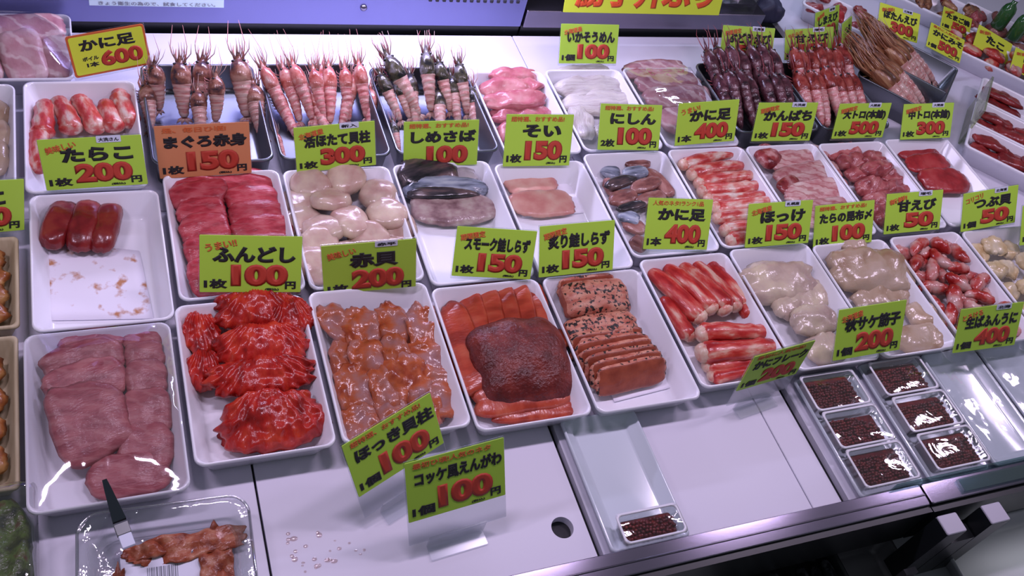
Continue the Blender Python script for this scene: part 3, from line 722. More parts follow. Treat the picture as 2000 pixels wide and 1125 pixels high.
def pad(label, pts, m=None, z=.0062, name='absorbent_pad'):
    bm = bmesh.new(); ps = [px(u, v, z) for u, v in pts]; c = sum(ps, Vector()) / 4
    q = [p - c for p in ps]; 
    vs = []
    n = 8
    top = [[None] * (n + 1) for _ in range(n + 1)]
    loops = []
    for z2 in (0, .0008):
        g = []
        for j in range(n + 1):
            for i in range(n + 1):
                s, t = i / n, j / n
                p = (q[0] * (1 - s) + q[1] * s) * (1 - t) + (q[3] * (1 - s) + q[2] * s) * t
                g.append(bm.verts.new((p.x, p.y, z2 + .0006 * noise.noise(Vector((p.x * 40, p.y * 40, 2))))))
        for j in range(n):
            for i in range(n):
                k = j * (n + 1) + i
                bm.faces.new((g[k], g[k + 1], g[k + n + 2], g[k + n + 1]))
        loops.append([g[i] for i in range(n + 1)] + [g[j * (n + 1) + n] for j in range(1, n + 1)] + [g[n * (n + 1) + i] for i in range(n - 1, -1, -1)] + [g[j * (n + 1)] for j in range(n - 1, 0, -1)])
    a, b = loops
    for i in range(len(a)): bm.faces.new((a[i], a[(i + 1) % len(a)], b[(i + 1) % len(a)], b[i]))
    o = obj(name, bm, m or M['paper']); o.location = (c.x, c.y, z - .0004)
    return tag(o, label, 'pad')
pad('white pad showing in front of the seared salmon', [(1180, 735), (1300, 700), (1318, 755), (1200, 785)])
pad('stained white pad in front of the three roe sacs', [(80, 470), (272, 490), (300, 622), (78, 626)], M['stained'])
pad('white pad beside the two pale pink fish slices', [(1010, 355), (1112, 345), (1148, 415), (1020, 425)])
# --- crab legs
def crab_leg(p0, p1, r, m, label, group, z=.02, meat=True, z1=None, floor=None):
    SEED[0] += 1; rnd = random.Random(SEED[0])
    a, b = px(p0[0], p0[1], z), px(p1[0], p1[1], z if z1 is None else z1)
    L = (b - a).length; n = 12
    t = empty('crab_leg', label, 'crab leg', (0, 0, 0), group)
    bm = bmesh.new(); pts, rad = [], []
    for i in range(n + 1):
        s = i / n
        pts.append((s * L - L / 2, .003 * math.sin(s * 3 + SEED[0]), .002 * math.sin(s * 4)))
        e = 1.12 * min(1, (s + .03) / .10) ** .5 * min(1, (1.03 - s) / .08) ** .5
        rad.append(r * e * (1.12 - .34 * s + .06 * rnd.uniform(-1, 1) + (.12 if abs(s - .72) < .05 else 0)))
    tube(bm, pts, rad, 12, .82); obj('shell', bm, m, t)
    if meat:
        bm = bmesh.new(); k_ = rnd.uniform(.007, .012); tube(bm, [(-L / 2 - .004, 0, 0), (-L / 2 - .001, 0, 0), (-L / 2 + .006, .001, .0004), (-L / 2 + k_, .001, .0006)], [r * .5, r * .88, r * 1.08, r * .98], 10, .82)
        obj('leg_meat', bm, F['crab_meat'], t)
    t.location = (a + b) / 2
    d = b - a
    t.rotation_euler = Euler((rnd.uniform(-.3, .3), -math.atan2(d.z, math.hypot(d.x, d.y)), math.atan2(d.y, d.x)), 'XYZ')
    return t
g = 'red crab legs in the front row tray'
for lab, p0, p1, r, z in (('leftmost, lying lengthwise', (1352, 660), (1292, 582), .011, .016), ('second from left, long', (1372, 624), (1268, 530), .013, .022),
  ('third from left', (1394, 606), (1300, 520), .013, .027), ('fourth from left', (1420, 608), (1332, 514), .013, .027), ('third from right', (1440, 602), (1358, 510), .012, .025),
  ('second from right', (1462, 600), (1384, 510), .012, .021), ('rightmost, lying lengthwise', (1474, 622), (1408, 530), .012, .018)):
    crab_leg(p0, p1, r, F['crab'], 'red crab leg ' + lab, g, z)
for lab, p0, p1, r, z in (('crosswise, rearmost of the front ones', (1366, 655), (1497, 643), .013, .028), ('crosswise, pale-ended middle front', (1366, 692), (1522, 672), .014, .028),
  ('crosswise, low at the front', (1378, 716), (1480, 704), .011, .016), ('crosswise, frontmost beside the tilted tag', (1388, 736), (1468, 726), .010, .014)):
    crab_leg(p0, p1, r, F['crab'], 'red crab leg ' + lab, g, z)
g = 'mottled crab legs in the middle row tray'
cl = ('rearmost', 'second from the rear', 'third from the rear', 'fourth from the rear', 'fifth from the rear', 'fourth from the front', 'third from the front', 'second from the front', 'frontmost')
for lab, (p0, p1) in zip(cl, (((1332, 324), (1450, 294)), ((1348, 343), (1452, 321)), ((1362, 361), (1478, 338)), ((1368, 377), (1486, 359)), ((1380, 393), (1504, 382)), ((1394, 408), (1512, 396)), ((1398, 428), (1515, 418)), ((1412, 452), (1525, 442)), ((1424, 472), (1530, 462)))):
    crab_leg(p0, p1, .0115, F['crab_pale'], 'mottled pink crab leg, ' + lab, g, .024)
g = 'crab claw pieces in the back left tray'
for lab, p0, p1 in (('leftmost of the rear row', (86, 266), (82, 198)), ('second from left', (140, 258), (110, 192)), ('middle', (186, 256), (155, 188)), ('second from right', (220, 254), (212, 198)), ('rightmost, tallest', (258, 244), (232, 176)), ('low at the left front', (84, 332), (72, 248))):
    crab_leg(p0, p1, .013, F['crab_pale'], 'pink and white crab claw piece, ' + lab, g, .026, False)
# --- A7 squid
heap('squid_piece', F['squid'], 'pale pinkish squid piece', 'squid', 'pale squid in the front row', [
 ('large one at the rear', (1442, 560), (1590, 540), .078, .026, dict(zc=.026, cup=.006)), ('flap at the rear right', (1540, 610), (1610, 560), .06, .016),
 ('small one at the middle left', (1508, 604), (1556, 600), .040, .018), ('rounded one in the middle', (1545, 634), (1632, 618), .056, .024, dict(zc=.026)),
 ('frontmost behind the tag', (1572, 690), (1656, 672), .050, .018)], p=2.2, rag=.14, lump=.2)
# --- A8 tan fillets
heap('fillet_piece', F['squid_tan'], 'tan translucent fillet', 'fish fillet', 'tan fillets in the front row', [
 ('large dome at the rear', (1616, 530), (1782, 530), .092, .030, dict(zc=.029, cup=.006)), ('small knob at the rear edge', (1640, 480), (1690, 476), .036, .016, dict(zc=.034)),
 ('flat in the middle behind the tag', (1665, 592), (1776, 580), .050, .018), ('long one down the right side', (1772, 592), (1842, 650), .054, .020), ('frontmost right of the tag', (1745, 668), (1852, 654), .050, .018)], p=2.3, rag=.12, lump=.2)
# --- prawns A9 and whelk A10
def curl_bm(L, r, curl, seed):
    bm = bmesh.new(); n = 10; pts, rad = [], []
    for i in range(n + 1):
        s = i / n; a = (s - .5) * curl
        R_ = L / max(curl, .05)
        pts.append((R_ * math.sin(a), R_ * (1 - math.cos(a)), 0))
        e = min(1, (s + .02) / .18) ** .5 * min(1, (1.02 - s) / .35) ** .6
        rad.append(r * e * (1 + .10 * math.sin(i * 2.4)))
    tube(bm, pts, rad, 10, .9); return bm
rnd = random.Random(5)
side = ('left', 'left of centre', 'centre', 'right of centre', 'right')
dep = ('in the rear row', 'in the second row', 'in the third row', 'in the middle row', 'in the fifth row', 'in the sixth row', 'in the front row')
k = 0
for j in range(7):
    for i in range(5):
        u = .17 + .165 * i + rnd.uniform(-.03, .03); v = .91 - .125 * j + rnd.uniform(-.03, .03)
        o = obj('prawn_piece', curl_bm(rnd.uniform(.040, .058), rnd.uniform(.0095, .0125), rnd.uniform(.5, 1.8), k), F['prawn'])
        o.location = tp('A9', u, v, .016 + .012 * (k % 2) + .006 * math.sin(u * PI)); o.rotation_euler = (rnd.uniform(-.3, .3), rnd.uniform(-.2, .2), rnd.uniform(0, 6.28)); k += 1
        tag(o, 'peeled red and white prawn, %s, %s' % (dep[j], side[i]), 'prawn', 'peeled prawns in the front row')
for j in range(4):
    for i in range(3):
        c = tp('A10', .18 + .24 * i + rnd.uniform(-.03, .03), .86 - .2 * j + rnd.uniform(-.03, .03), .018 + .010 * ((i + j) % 2)); a = rnd.uniform(-.6, .6); d = Vector((math.cos(a), math.sin(a), 0)) * rnd.uniform(.02, .028)
        piece('whelk_piece', c - d, c + d, rnd.uniform(.03, .042), .016, F['whelk'], 'cream whelk piece, row %s from the rear, %s' % (('one', 'two', 'three', 'four')[j], ('left', 'centre', 'right')[i]), 'shellfish', 'whelk pieces at the right edge', zc=c.z, world=True, p=2.2, rag=.18, lump=.3)
# --- B1 roe sacs
heap('roe_sac', F['roe_sac'], 'dark red roe sac', 'roe sac', 'three roe sacs in one tray', [
 ('leftmost of the three', (96, 484), (134, 396), .036, .030, dict(zc=.022)), ('middle of the three', (152, 490), (178, 394), .036, .030, dict(zc=.022)), ('rightmost of the three', (194, 490), (220, 398), .034, .028, dict(zc=.021))], p=3.2, rag=.06, lump=.07, tilt=0, bend=.004)
# --- B2 red tuna
heap('tuna_slice', F['tuna_red'], 'deep red tuna slice', 'fish slice', 'red tuna in the middle row', [
 ('along the rear edge', (334, 372), (534, 352), .050, .018, dict(zc=.026)), ('thick one at the left rear', (330, 392), (450, 372), .046, .022, dict(zc=.026)),
 ('rear of the right column', (440, 394), (544, 384), .044, .016, dict(zc=.028)), ('second in the right column', (446, 424), (552, 414), .046, .016, dict(zc=.027)),
 ('third in the right column', (452, 456), (576, 444), .048, .016, dict(zc=.025)), ('fourth in the right column behind the tag', (462, 492), (580, 482), .05, .016),
 ('upper of the left column', (346, 422), (442, 408), .046, .016, dict(zc=.025)), ('second of the left column', (352, 458), (450, 440), .052, .016, dict(zc=.026)),
 ('third of the left column', (360, 496), (456, 482), .052, .016, dict(zc=.022)), ('frontmost at the left', (366, 545), (460, 532), .056, .016)], p=3, rag=.08, tilt=14)
# --- B3 scallops
sc = (('left at the rear', 606, 362, .028), ('centre at the rear, topmost', 676, 348, .034), ('far left, second row', 584, 395, .018), ('left of centre, second row', 645, 392, .031), ('right at the rear', 738, 380, .030),
      ('right, third row', 756, 418, .031), ('far left, third row', 592, 434, .020), ('centre, third row', 684, 434, .030), ('left of centre, third row', 632, 448, .028), ('far right, fourth row', 778, 448, .019),
      ('right of centre, fourth row', 722, 466, .022), ('left, fourth row', 622, 480, .026), ('left, behind the tag', 616, 518, .024), ('centre, behind the tag', 690, 500, .020), ('far right, behind the tag', 770, 500, .018))
for lab, u, v, z in sc:
    SEED[0] += 1
    o = obj('scallop', slab_bm(.060, .054, .024, p=2.1, rag=.06, lump=.08, seed=SEED[0], bend=.002), F['scallop']); o.location = px(u, v, z)
    o.rotation_euler = (random.Random(SEED[0]).uniform(-.1, .35), random.Random(SEED[0] + 1).uniform(-.25, .25), SEED[0] * 1.3)
    tag(o, 'pale scallop, ' + lab, 'scallop', 'scallops in one tray')
# --- B4 mackerel
MK = [F['dark_skin'], F['herring']]
piece('mackerel_fillet', (782, 356), (890, 326), .074, .022, F['dark_skin'], 'dark blue mackerel fillet end at the rear left', 'fish fillet', 'mackerel fillets', zc=.028, p=2.4, rag=.08, tilt=14, cup=.004)
piece('mackerel_fillet', (862, 334), (932, 352), .052, .014, flesh('lilac_skin', [A(150, 136, 156), A(190, 176, 196), A(206, 190, 206)], 30), 'silvery mackerel tail piece at the rear right', 'fish fillet', 'mackerel fillets', zc=.024, p=2.2, rag=.16, taper=.2)
piece('mackerel_fillet', (790, 372), (958, 368), .044, .016, F['silver'], 'striped silver mackerel fillet in the middle', 'fish fillet', 'mackerel fillets', zc=.026, tilt=22, p=2.2, rag=.08, bend=.004, taper=.2)
piece('mackerel_fillet', (796, 378), (940, 380), .020, .014, F['dark_skin'], 'black-backed strip of mackerel just behind the front fillet', 'fish fillet', 'mackerel fillets', zc=.028, tilt=22, p=2.2, rag=.08, bend=.005, taper=.3)
piece('mackerel_fillet', (802, 402), (974, 408), .062, .012, flesh('mackerel_flesh', [A(130, 92, 104), A(172, 136, 146), A(196, 172, 176)], 50, (1, 1.5, 1), coat=.4), 'greyish pink cut mackerel fillet at the front', 'fish fillet', 'mackerel fillets', zc=.019, tilt=14, p=2.4, rag=.08, taper=.25)
# --- B5
heap('fish_slice', F['fluke'], 'pale pink fish slice', 'fish slice', 'two pale pink fish slices', [('at the rear left', (986, 362), (1086, 352), .052, .009, dict(zc=.013)), ('at the front, overlapping', (994, 400), (1122, 394), .054, .010, dict(zc=.014))], p=3, rag=.12, tilt=5)
# --- B6 herring
H_, SV, DK = F['herring'], F['silver'], F['dark_skin']
heap('herring_strip', H_, 'pinkish herring strip', 'fish slice', 'herring strips in one tray', [
 ('rear centre', (1218, 318), (1272, 318), .026, .012, dict(zc=.022)), ('far left at the rear', (1172, 332), (1212, 338), .028, .012, dict(m=SV, desc='silver-skinned herring strip')),
 ('centre near the rear', (1216, 340), (1266, 334), .024, .012, dict(zc=.028, m=SV, desc='silver-skinned herring strip')), ('left, crossing dark', (1182, 366), (1244, 346), .022, .012, dict(zc=.026, m=DK, desc='dark-skinned herring strip')),
 ('long one down the right', (1262, 330), (1314, 384), .028, .012, dict(zc=.022)), ('centre, pale side up', (1232, 372), (1290, 352), .026, .012, dict(zc=.026)),
 ('left of the middle', (1190, 396), (1244, 378), .030, .013, dict(zc=.022)), ('middle right', (1240, 398), (1300, 380), .026, .012, dict(zc=.022)),
 ('below the middle, dark', (1204, 410), (1262, 398), .018, .012, dict(zc=.026, m=DK, desc='dark-skinned herring strip')), ('left front, silver', (1206, 418), (1250, 432), .026, .012, dict(zc=.020, m=SV, desc='silver-skinned herring strip')),
 ('left of the tag', (1214, 432), (1262, 452), .028, .012), ('frontmost left of the tag', (1232, 466), (1264, 486), .030, .012), ('low at the left wall', (1184, 348), (1200, 384), .022, .012), ('behind the tag', (1268, 420), (1330, 410), .04, .012)], p=2.3, rag=.10)
for i, (u, v, a) in enumerate(((1284, 322, .5), (1300, 332, .2), (1296, 346, -.2), (1314, 356, .4), (1326, 378, .1))):
    bm = bmesh.new(); c = px(u, v, .014); tube(bm, [(-.016, 0, 0), (-.006, .004, .001), (.004, 0, .003), (.012, .005, .002), (.016, .002, 0)], [.0008, .003, .0028, .002, .0005], 6, .4)
    o = obj('fin_scrap', bm, F['dark_skin']); o.location = c; o.rotation_euler = (0, 0, a)
    tag(o, 'dark fin scrap beside the herring, %s from the rear' % ('first', 'second', 'third', 'fourth', 'fifth')[i], 'fish scrap', 'fin scraps beside the herring')
# --- B8
heap('fish_slice', F['amber'], 'pink and white fish slice', 'fish slice', 'pink and white fish in the middle row', [
 ('dark red end at the rear left', (1484, 318), (1512, 296), .048, .022, dict(m=F['bloodline'], zc=.024)), ('rearmost', (1502, 322), (1616, 298), .052, .014, dict(zc=.022)),
 ('second from the rear', (1514, 352), (1642, 330), .052, .014, dict(zc=.024)), ('third from the rear', (1532, 386), (1662, 366), .054, .014, dict(zc=.024)), ('frontmost', (1560, 424), (1690, 406), .06, .014, dict(zc=.02)),
 ('dark red trim at the left middle', (1522, 372), (1556, 350), .030, .016, dict(m=F['bloodline'], zc=.024))], p=2.8, rag=.08, tilt=12)
# --- B9
heap('tuna_chunk', F['toro'], 'dark pink chopped tuna chunk', 'fish chunk', 'chopped tuna in one tray', [
 ('at the rear left', (1614, 302), (1682, 292), .036, .020), ('second row, left', (1634, 322), (1690, 314), .038, .022), ('second row, right', (1684, 318), (1726, 308), .036, .022, dict(zc=.026)),
 ('third row, left', (1652, 344), (1700, 336), .034, .020), ('third row, centre', (1686, 338), (1738, 324), .036, .024, dict(zc=.030)), ('third row, right', (1714, 350), (1764, 344), .034, .022),
 ('fourth row, left', (1670, 370), (1730, 360), .036, .024, dict(zc=.026)), ('fourth row, right', (1722, 372), (1792, 362), .034, .022), ('fifth row', (1690, 398), (1746, 388), .04, .022), ('frontmost beside the tag', (1704, 426), (1770, 414), .05, .02)], p=2.6, rag=.14, lump=.26)
# --- B10
heap('tuna_slice', F['lean'], 'lean red tuna slice', 'fish slice', 'lean red tuna slices in one tray', [
 ('rearmost of three', (1752, 298), (1836, 292), .042, .011), ('middle of three', (1770, 322), (1852, 314), .044, .011, dict(zc=.022)), ('frontmost of three', (1796, 352), (1890, 354), .058, .014, dict(zc=.022))], p=3, rag=.09, tilt=10)
# --- C5, C6, C7, C0, D1
heap('fish_slice', F['pinkfish'], 'bright pink fish slice', 'fish slice', 'bright pink fish in the back row', [
 ('rearmost', (958, 152), (1052, 146), .036, .018, dict(zc=.034)), ('second from the rear', (938, 176), (1058, 166), .040, .018, dict(zc=.033)), ('third from the rear', (944, 200), (1066, 192), .040, .018, dict(zc=.03)), ('fourth from the rear', (956, 228), (1078, 220), .042, .018), ('frontmost behind the tag', (972, 262), (1088, 254), .05, .018)], p=2.6, rag=.12, lump=.22)
heap('squid_bundle', F['noodle'], 'bundle of pale squid strands', 'squid', 'squid strands in the back row', [
 ('rearmost', (1074, 152), (1200, 144), .050, .018), ('second from the rear', (1084, 176), (1220, 168), .054, .018, dict(zc=.024)), ('third from the rear', (1098, 206), (1238, 198), .056, .018), ('on the left, lengthwise', (1140, 272), (1128, 210), .05, .018, dict(zc=.024)), ('frontmost behind the tag', (1160, 262), (1262, 252), .05, .016)], p=2.4, rag=.08, lump=.2)
heap('fish_slice', F['fatty'], 'dusky pink slice under film', 'fish slice', 'film-covered pink slices in the back row', [
 ('rearmost', (1218, 142), (1340, 132), .046, .016, dict(zc=.032)), ('second from the rear', (1240, 166), (1366, 156), .050, .016, dict(zc=.033)), ('third from the rear', (1258, 194), (1388, 184), .054, .016, dict(zc=.031)), ('frontmost behind the tags', (1290, 240), (1420, 228), .07, .016)], p=3, rag=.08)
heap('seafood_piece', F['squid_tan'], 'tan seafood piece at the left edge', 'seafood', 'tan seafood cut by the left edge', [
 ('at the rear', (-60, 225), (22, 220), .05, .02), ('in the middle', (-60, 265), (26, 262), .05, .02), ('at the front', (-60, 310), (20, 306), .06, .02)], p=2.4, rag=.12)
heap('tuna_slice', F['fatty'], 'fatty tuna slice under film', 'fish slice', 'fatty tuna at the top left', [
 ('rear, standing highest', (-90, 66), (128, 52), .050, .022, dict(zc=.050, tilt=18)), ('front centre, broad', (0, 112), (88, 104), .085, .018, dict(zc=.040, tilt=24)), ('front right', (80, 112), (146, 112), .075, .018, dict(zc=.034, tilt=20)), ('front left, cut by the frame', (-110, 118), (4, 112), .085, .018, dict(zc=.038, tilt=22))], p=4, rag=.05)

# ------------------------------------------------------------------ cling film
def film(key, label, dome, m, seed, grow=0.0):
    x0, x1, y0, y1 = TR[key]; bm = bmesh.new(); n = 26; g = []
    cx, cy = (x0 + x1) / 2, (y0 + y1) / 2
    for j in range(n + 1):
        for i in range(n + 1):
            s, t = i / n * 2 - 1, j / n * 2 - 1
            w = (1 - s ** 4) * (1 - t ** 2)
            z = .0406 + w * (dome + .0035 * noise.noise(Vector((s * 2.1, t * 2.1, seed))) + .002 * noise.noise(Vector((s * 6, t * 3, seed + 4))))
            g.append(bm.verts.new((s * ((x1 - x0) / 2 - .001), t * ((y1 - y0) / 2 - .001), z)))
    for j in range(n):
        for i in range(n):
            k = j * (n + 1) + i; bm.faces.new((g[k], g[k + 1], g[k + n + 2], g[k + n + 1]))
    o = obj('cling_film', bm, m); o.location = (cx, cy, 0)
    return tag(o, label, 'plastic film')
film('A1', 'clear film stretched over the front left tuna tray', .017, M['film'], 3)
film('C7', 'clear film stretched over the back row pink slices', .012, M['film'], 8)
film('D1', 'clear film stretched over the fatty tuna at the top left', .040, M['film'], 12)

# ------------------------------------------------------------------ shrimp
def shrimp_parts(kind, hairy=False):
    """meshes shared by every shrimp of one kind: head toward +x, back up"""
    bodym, headm, whisk, big = kind
    P = {}
    bm = bmesh.new(); pts, rad = [], []
    n = 25
    for i in range(n):
        s = i / (n - 1); x = -.052 + s * .066
        pts.append((x, 0, -.010 * (1 - s) ** 2))
        rad.append((.0044 + .0074 * s ** .6) * (1 + .13 * ((s * 6) % 1.0 - .5)))
    tube(bm, pts, rad, 12, 1.12); P['abdomen'] = (bm, bodym)
    bm = bmesh.new()
    tube(bm, [(.009, 0, 0), (.012, 0, .0004), (.022, 0, .0012), (.034, 0, .0014), (.044, 0, .0010), (.050, 0, .001), (.054, 0, .0015), (.064, 0, .004), (.076, 0, .008)],
         [.0100, .0118, .0128, .0120, .0096, .0064, .0036, .0018, .0003], 12, 1.15); P['head'] = (bm, headm)
    bm = bmesh.new()
    for a in (-.6, -.25, .25, .6):
        c, s_ = math.cos(a), math.sin(a)
        q = [(-.050, 0, -.0095), (-.050 - .010 * c - .003 * s_, .010 * s_ - .003 * c, -.0115), (-.050 - .019 * c, .019 * s_, -.013), (-.050 - .010 * c + .003 * s_, .010 * s_ + .003 * c, -.0115)]
        loft(bm, [[(p[0], p[1], p[2] + dz) for p in q] for dz in (-.0005, .0005)])
    P['tail_fan'] = (bm, bodym)
    for sgn in (-1, 1):
        bm = bmesh.new(); bmesh.ops.create_uvsphere(bm, u_segments=8, v_segments=6, radius=.0026, matrix=Matrix.Translation((.049, sgn * .0062, .0045))); P['eye%d' % sgn] = (bm, F['eye'])
        bm = bmesh.new(); tube(bm, [(.050, sgn * .003, -.001), (.066, sgn * .008, .004), (.082, sgn * .010, .006), (.122 if big else .092, sgn * .006, .006)], [.0011, .0008, .0005, .0002], 5); P['antenna%d' % sgn] = (bm, whisk)
        bm = bmesh.new(); tube(bm, [(.048, sgn * .004, -.004), (.062, sgn * .006, -.004), (.078, sgn * .004, .001)], [.0022, .0016, .0003], 5); P['mouthpart%d' % sgn] = (bm, whisk)
    bm = bmesh.new(); rf = random.Random(6)
    for k in range(7):
        a = rf.uniform(-.5, .5); l = rf.uniform(.018, .040)
        tube(bm, [(.048, .004 * a, .001), (.052 + l * .5, (.006 + l * .25) * a * 2, .003 + l * .1), (.054 + l, l * a, .004 + l * .3)], [.0010, .0007, .0002], 4)
    P['feeler_tuft'] = (bm, F['wh_pale'])
    bm = bmesh.new()
    for k in range(5):
        for sgn in (-1, 1):
            x = .042 - k * .007
            tube(bm, [(x, sgn * .004, -.009), (x + .006, sgn * .010, -.013), (x + .012, sgn * .008, -.018)], [.0012, .0009, .0004], 5)
    P['walking_legs'] = (bm, whisk)
    if hairy:                                               # long swept feelers all round the head
        bm = bmesh.new(); rh = random.Random(2)
        for k in range(34):
            a = k * 2.4; r0 = .0095 * rh.uniform(.5, 1)
            y0, z0 = r0 * math.cos(a), r0 * math.sin(a); x0 = rh.uniform(.012, .044); l = rh.uniform(.045, .075)
            tube(bm, [(x0, y0, z0), (x0 + l * .4, y0 * 1.3, z0 * 1.3), (x0 + l * .8, y0 * 1.1, z0 * 1.1 + .004), (x0 + l, y0 * .6, z0 * .6 + .007)], [.0022, .0020, .0013, .0003], 5)
        P['feeler_fringe'] = (bm, F['hd_tan'])
    out = {}
    for k, (b, m) in P.items():
        o = obj(k.rstrip('-1'), b, m); me = o.data; bpy.data.objects.remove(o); out[k] = me
    return out
SK = {'brown': shrimp_parts((F['sh_pale'], F['hd_brown'], F['wh_pink'], True)), 'pink': shrimp_parts((F['sh_pink'], F['hd_pink'], F['wh_pink'], True)),
      'dark': shrimp_parts((F['sh_pale'], F['hd_dark'], F['wh_red'], False)), 'purple': shrimp_parts((F['hd_purple'], F['hd_purple'], F['wh_red'], False)),
      'red': shrimp_parts((F['sh_pink'], F['hd_red'], F['wh_red'], False)), 'tan': shrimp_parts((F['sh_pale'], F['hd_tan'], F['wh_tan'], True), True)}
def shrimp(kind, head, tail, label, group, roll=0, fat=1.0, few=False):
    d = head - tail; sc = d.length / .104
    t = empty('shrimp', label, 'shrimp', (0, 0, 0), group)
    X = d.normalized(); Y = Vector((0, 0, 1)).cross(X).normalized(); Z = X.cross(Y)
    m = Matrix.Identity(4)
    f = sc * fat
    for i in range(3): m[i][0] = X[i] * sc; m[i][1] = Y[i] * f; m[i][2] = Z[i] * f; m[i][3] = tail[i] + X[i] * .052 * sc
    t.matrix_world = m @ Matrix.Rotation(math.radians(roll), 4, 'X')
    for k, me in SK[kind].items():
        if few and (k.startswith('mouth') or k.startswith('feeler_tuft')): continue
        o = bpy.data.objects.new(k.rstrip('-1'), me); COL.objects.link(o); o.parent = t
    return t
def pz(u, v, z): return px(u, v, z)
for lab, h, tl, r in (('leftmost, big brown', (300, 128, .075), (318, 215, .02), 20), ('second from left, big', (352, 122, .080), (358, 228, .022), -10), ('third from left, lower head', (420, 150, .070), (428, 236, .02), 25), ('rightmost, pale-bodied', (466, 116, .078), (480, 226, .02), -15),
    ('rear one between the middle heads', (395, 120, .07), (392, 220, .018), 5), ('low one at the left wall', (282, 168, .045), (300, 250, .014), 30), ('low one in the middle', (385, 180, .045), (395, 262, .014), 12), ('low one at the right wall', (496, 168, .045), (508, 260, .014), -20)):
    shrimp('brown', pz(*h), pz(*tl), 'large brown prawn in its tray, ' + lab, 'brown prawns in the left steel tray', r, 1.55)
for i, (h, tl) in enumerate((((514, 132, .065), (566, 236, .02)), ((552, 134, .060), (590, 232, .02)), ((572, 128, .070), (612, 228, .028)), ((612, 136, .068), (632, 232, .026)), ((640, 132, .062), (650, 236, .02)), ((672, 134, .062), (684, 232, .02)), ((700, 126, .070), (718, 226, .024)), ((540, 262, .03), (556, 310, .015)), ((626, 140, .05), (618, 250, .014)), ((690, 150, .05), (668, 246, .014)), ((534, 176, .036), (580, 262, .012)), ((606, 176, .04), (640, 262, .012)), ((722, 176, .036), (728, 262, .012)))):
    shrimp('pink', pz(*h), pz(*tl), 'pink shrimp in steel tray, ' + ('leftmost', 'second from left', 'third from left', 'fourth from left', 'fifth from left', 'third from right at the top', 'rightmost', 'lone head at the left front', 'underneath in the middle', 'underneath at the right', 'low, second layer at the left', 'low, second layer in the middle', 'low, second layer at the right wall')[i], 'pink shrimp in the middle steel tray', (i * 37) % 50 - 25, 1.1)
for i, (h, tl) in enumerate((((742, 146, .055), (782, 232, .02)), ((756, 112, .075), (820, 220, .026)), ((774, 160, .05), (800, 228, .02)), ((832, 104, .080), (842, 214, .028)), ((856, 122, .07), (880, 214, .028)), ((896, 126, .07), (914, 220, .026)), ((880, 150, .05), (896, 240, .016)), ((768, 240, .03), (780, 296, .014)), ((800, 146, .05), (812, 240, .014)), ((856, 176, .036), (862, 262, .012)), ((918, 172, .036), (934, 262, .012)))):
    shrimp('dark', pz(*h), pz(*tl), 'dark-headed shrimp in its tray, ' + ('leftmost', 'second from left, slanting', 'third from left, low', 'tallest in the middle', 'right of the tallest', 'rightmost', 'low at the right', 'at the left front corner', 'underneath in the middle', 'low, second layer right of the middle', 'low, second layer at the right wall')[i], 'dark-headed shrimp in the right steel tray', (i * 41) % 40 - 20, 1.15)
rnd = random.Random(9)
ordn = ('first', 'second', 'third', 'fourth', 'fifth', 'sixth', 'seventh', 'eighth')
for key, kind, word in (('C8', 'purple', 'dark purple'), ('C9', 'red', 'deep red')):
    for row, (vh, vt, zh, zt, nm) in enumerate(((1.02, .50, .075, .026, 'rear'), (.74, .22, .058, .020, 'front'))):
        for i in range(7):
            u = .10 + .80 * i / 6
            shrimp(kind, tp(key, u + rnd.uniform(-.03, .03), vh + rnd.uniform(-.04, .04), zh + rnd.uniform(-.006, .008)), tp(key, u + .04 + rnd.uniform(-.04, .04), vt, zt), '%s shrimp, %s from left in the %s row' % (word, ordn[i], nm), word + ' shrimp in the back row', rnd.uniform(-30, 30), .95, True)

# steel tray set askew with tan prawns
SO, SU, SV_ = Vector((1.444, .403, 0)), Vector((.750, .661, 0)).normalized(), Vector((.661, -.750, 0)).normalized()
SLU, SLV = .215, .170
stt = empty('divided_steel_tray', 'askew steel tray divided in two, holding tan prawns', 'tray', SO + SU * SLU / 2 + SV_ * SLV / 2)
stt.rotation_euler = (0, 0, math.atan2(SU.y, SU.x))
bm = bmesh.new(); a, b = SLU / 2, SLV / 2
loft(bm, [rrect(-a + i, a - i, -b + i, b - i, .01, z) for i, z in ((.006, .0006), (.001, .05), (0, .053), (.002, .054), (.003, .052), (.008, .004), (.012, .003))]); obj('tray_body', bm, M['steel_tray'], stt)
bm = bmesh.new(); rbox(bm, -.002, .002, -b + .004, b - .004, .003, .050, .001, .0005); obj('tray_divider', bm, M['steel_tray'], stt)
def sp(u, v, z): return SO + SU * u + SV_ * v + Vector((0, 0, z))
nn = ('first', 'second', 'third', 'fourth')
for c, side_ in ((0, 'near'), (1, 'far')):
    for i in range(4):
        u = .018 + c * .102 + i * .024
        shrimp('tan', sp(u + .002, .012 + .010 * (i % 2), .068 - .005 * i), sp(u + .006, .142, .020 + .004 * (i % 2)), 'tan prawn, %s from the left in the %s half of the askew tray' % (nn[i], side_), 'tan prawns in the askew tray', (i * 31) % 30 - 15, .95)
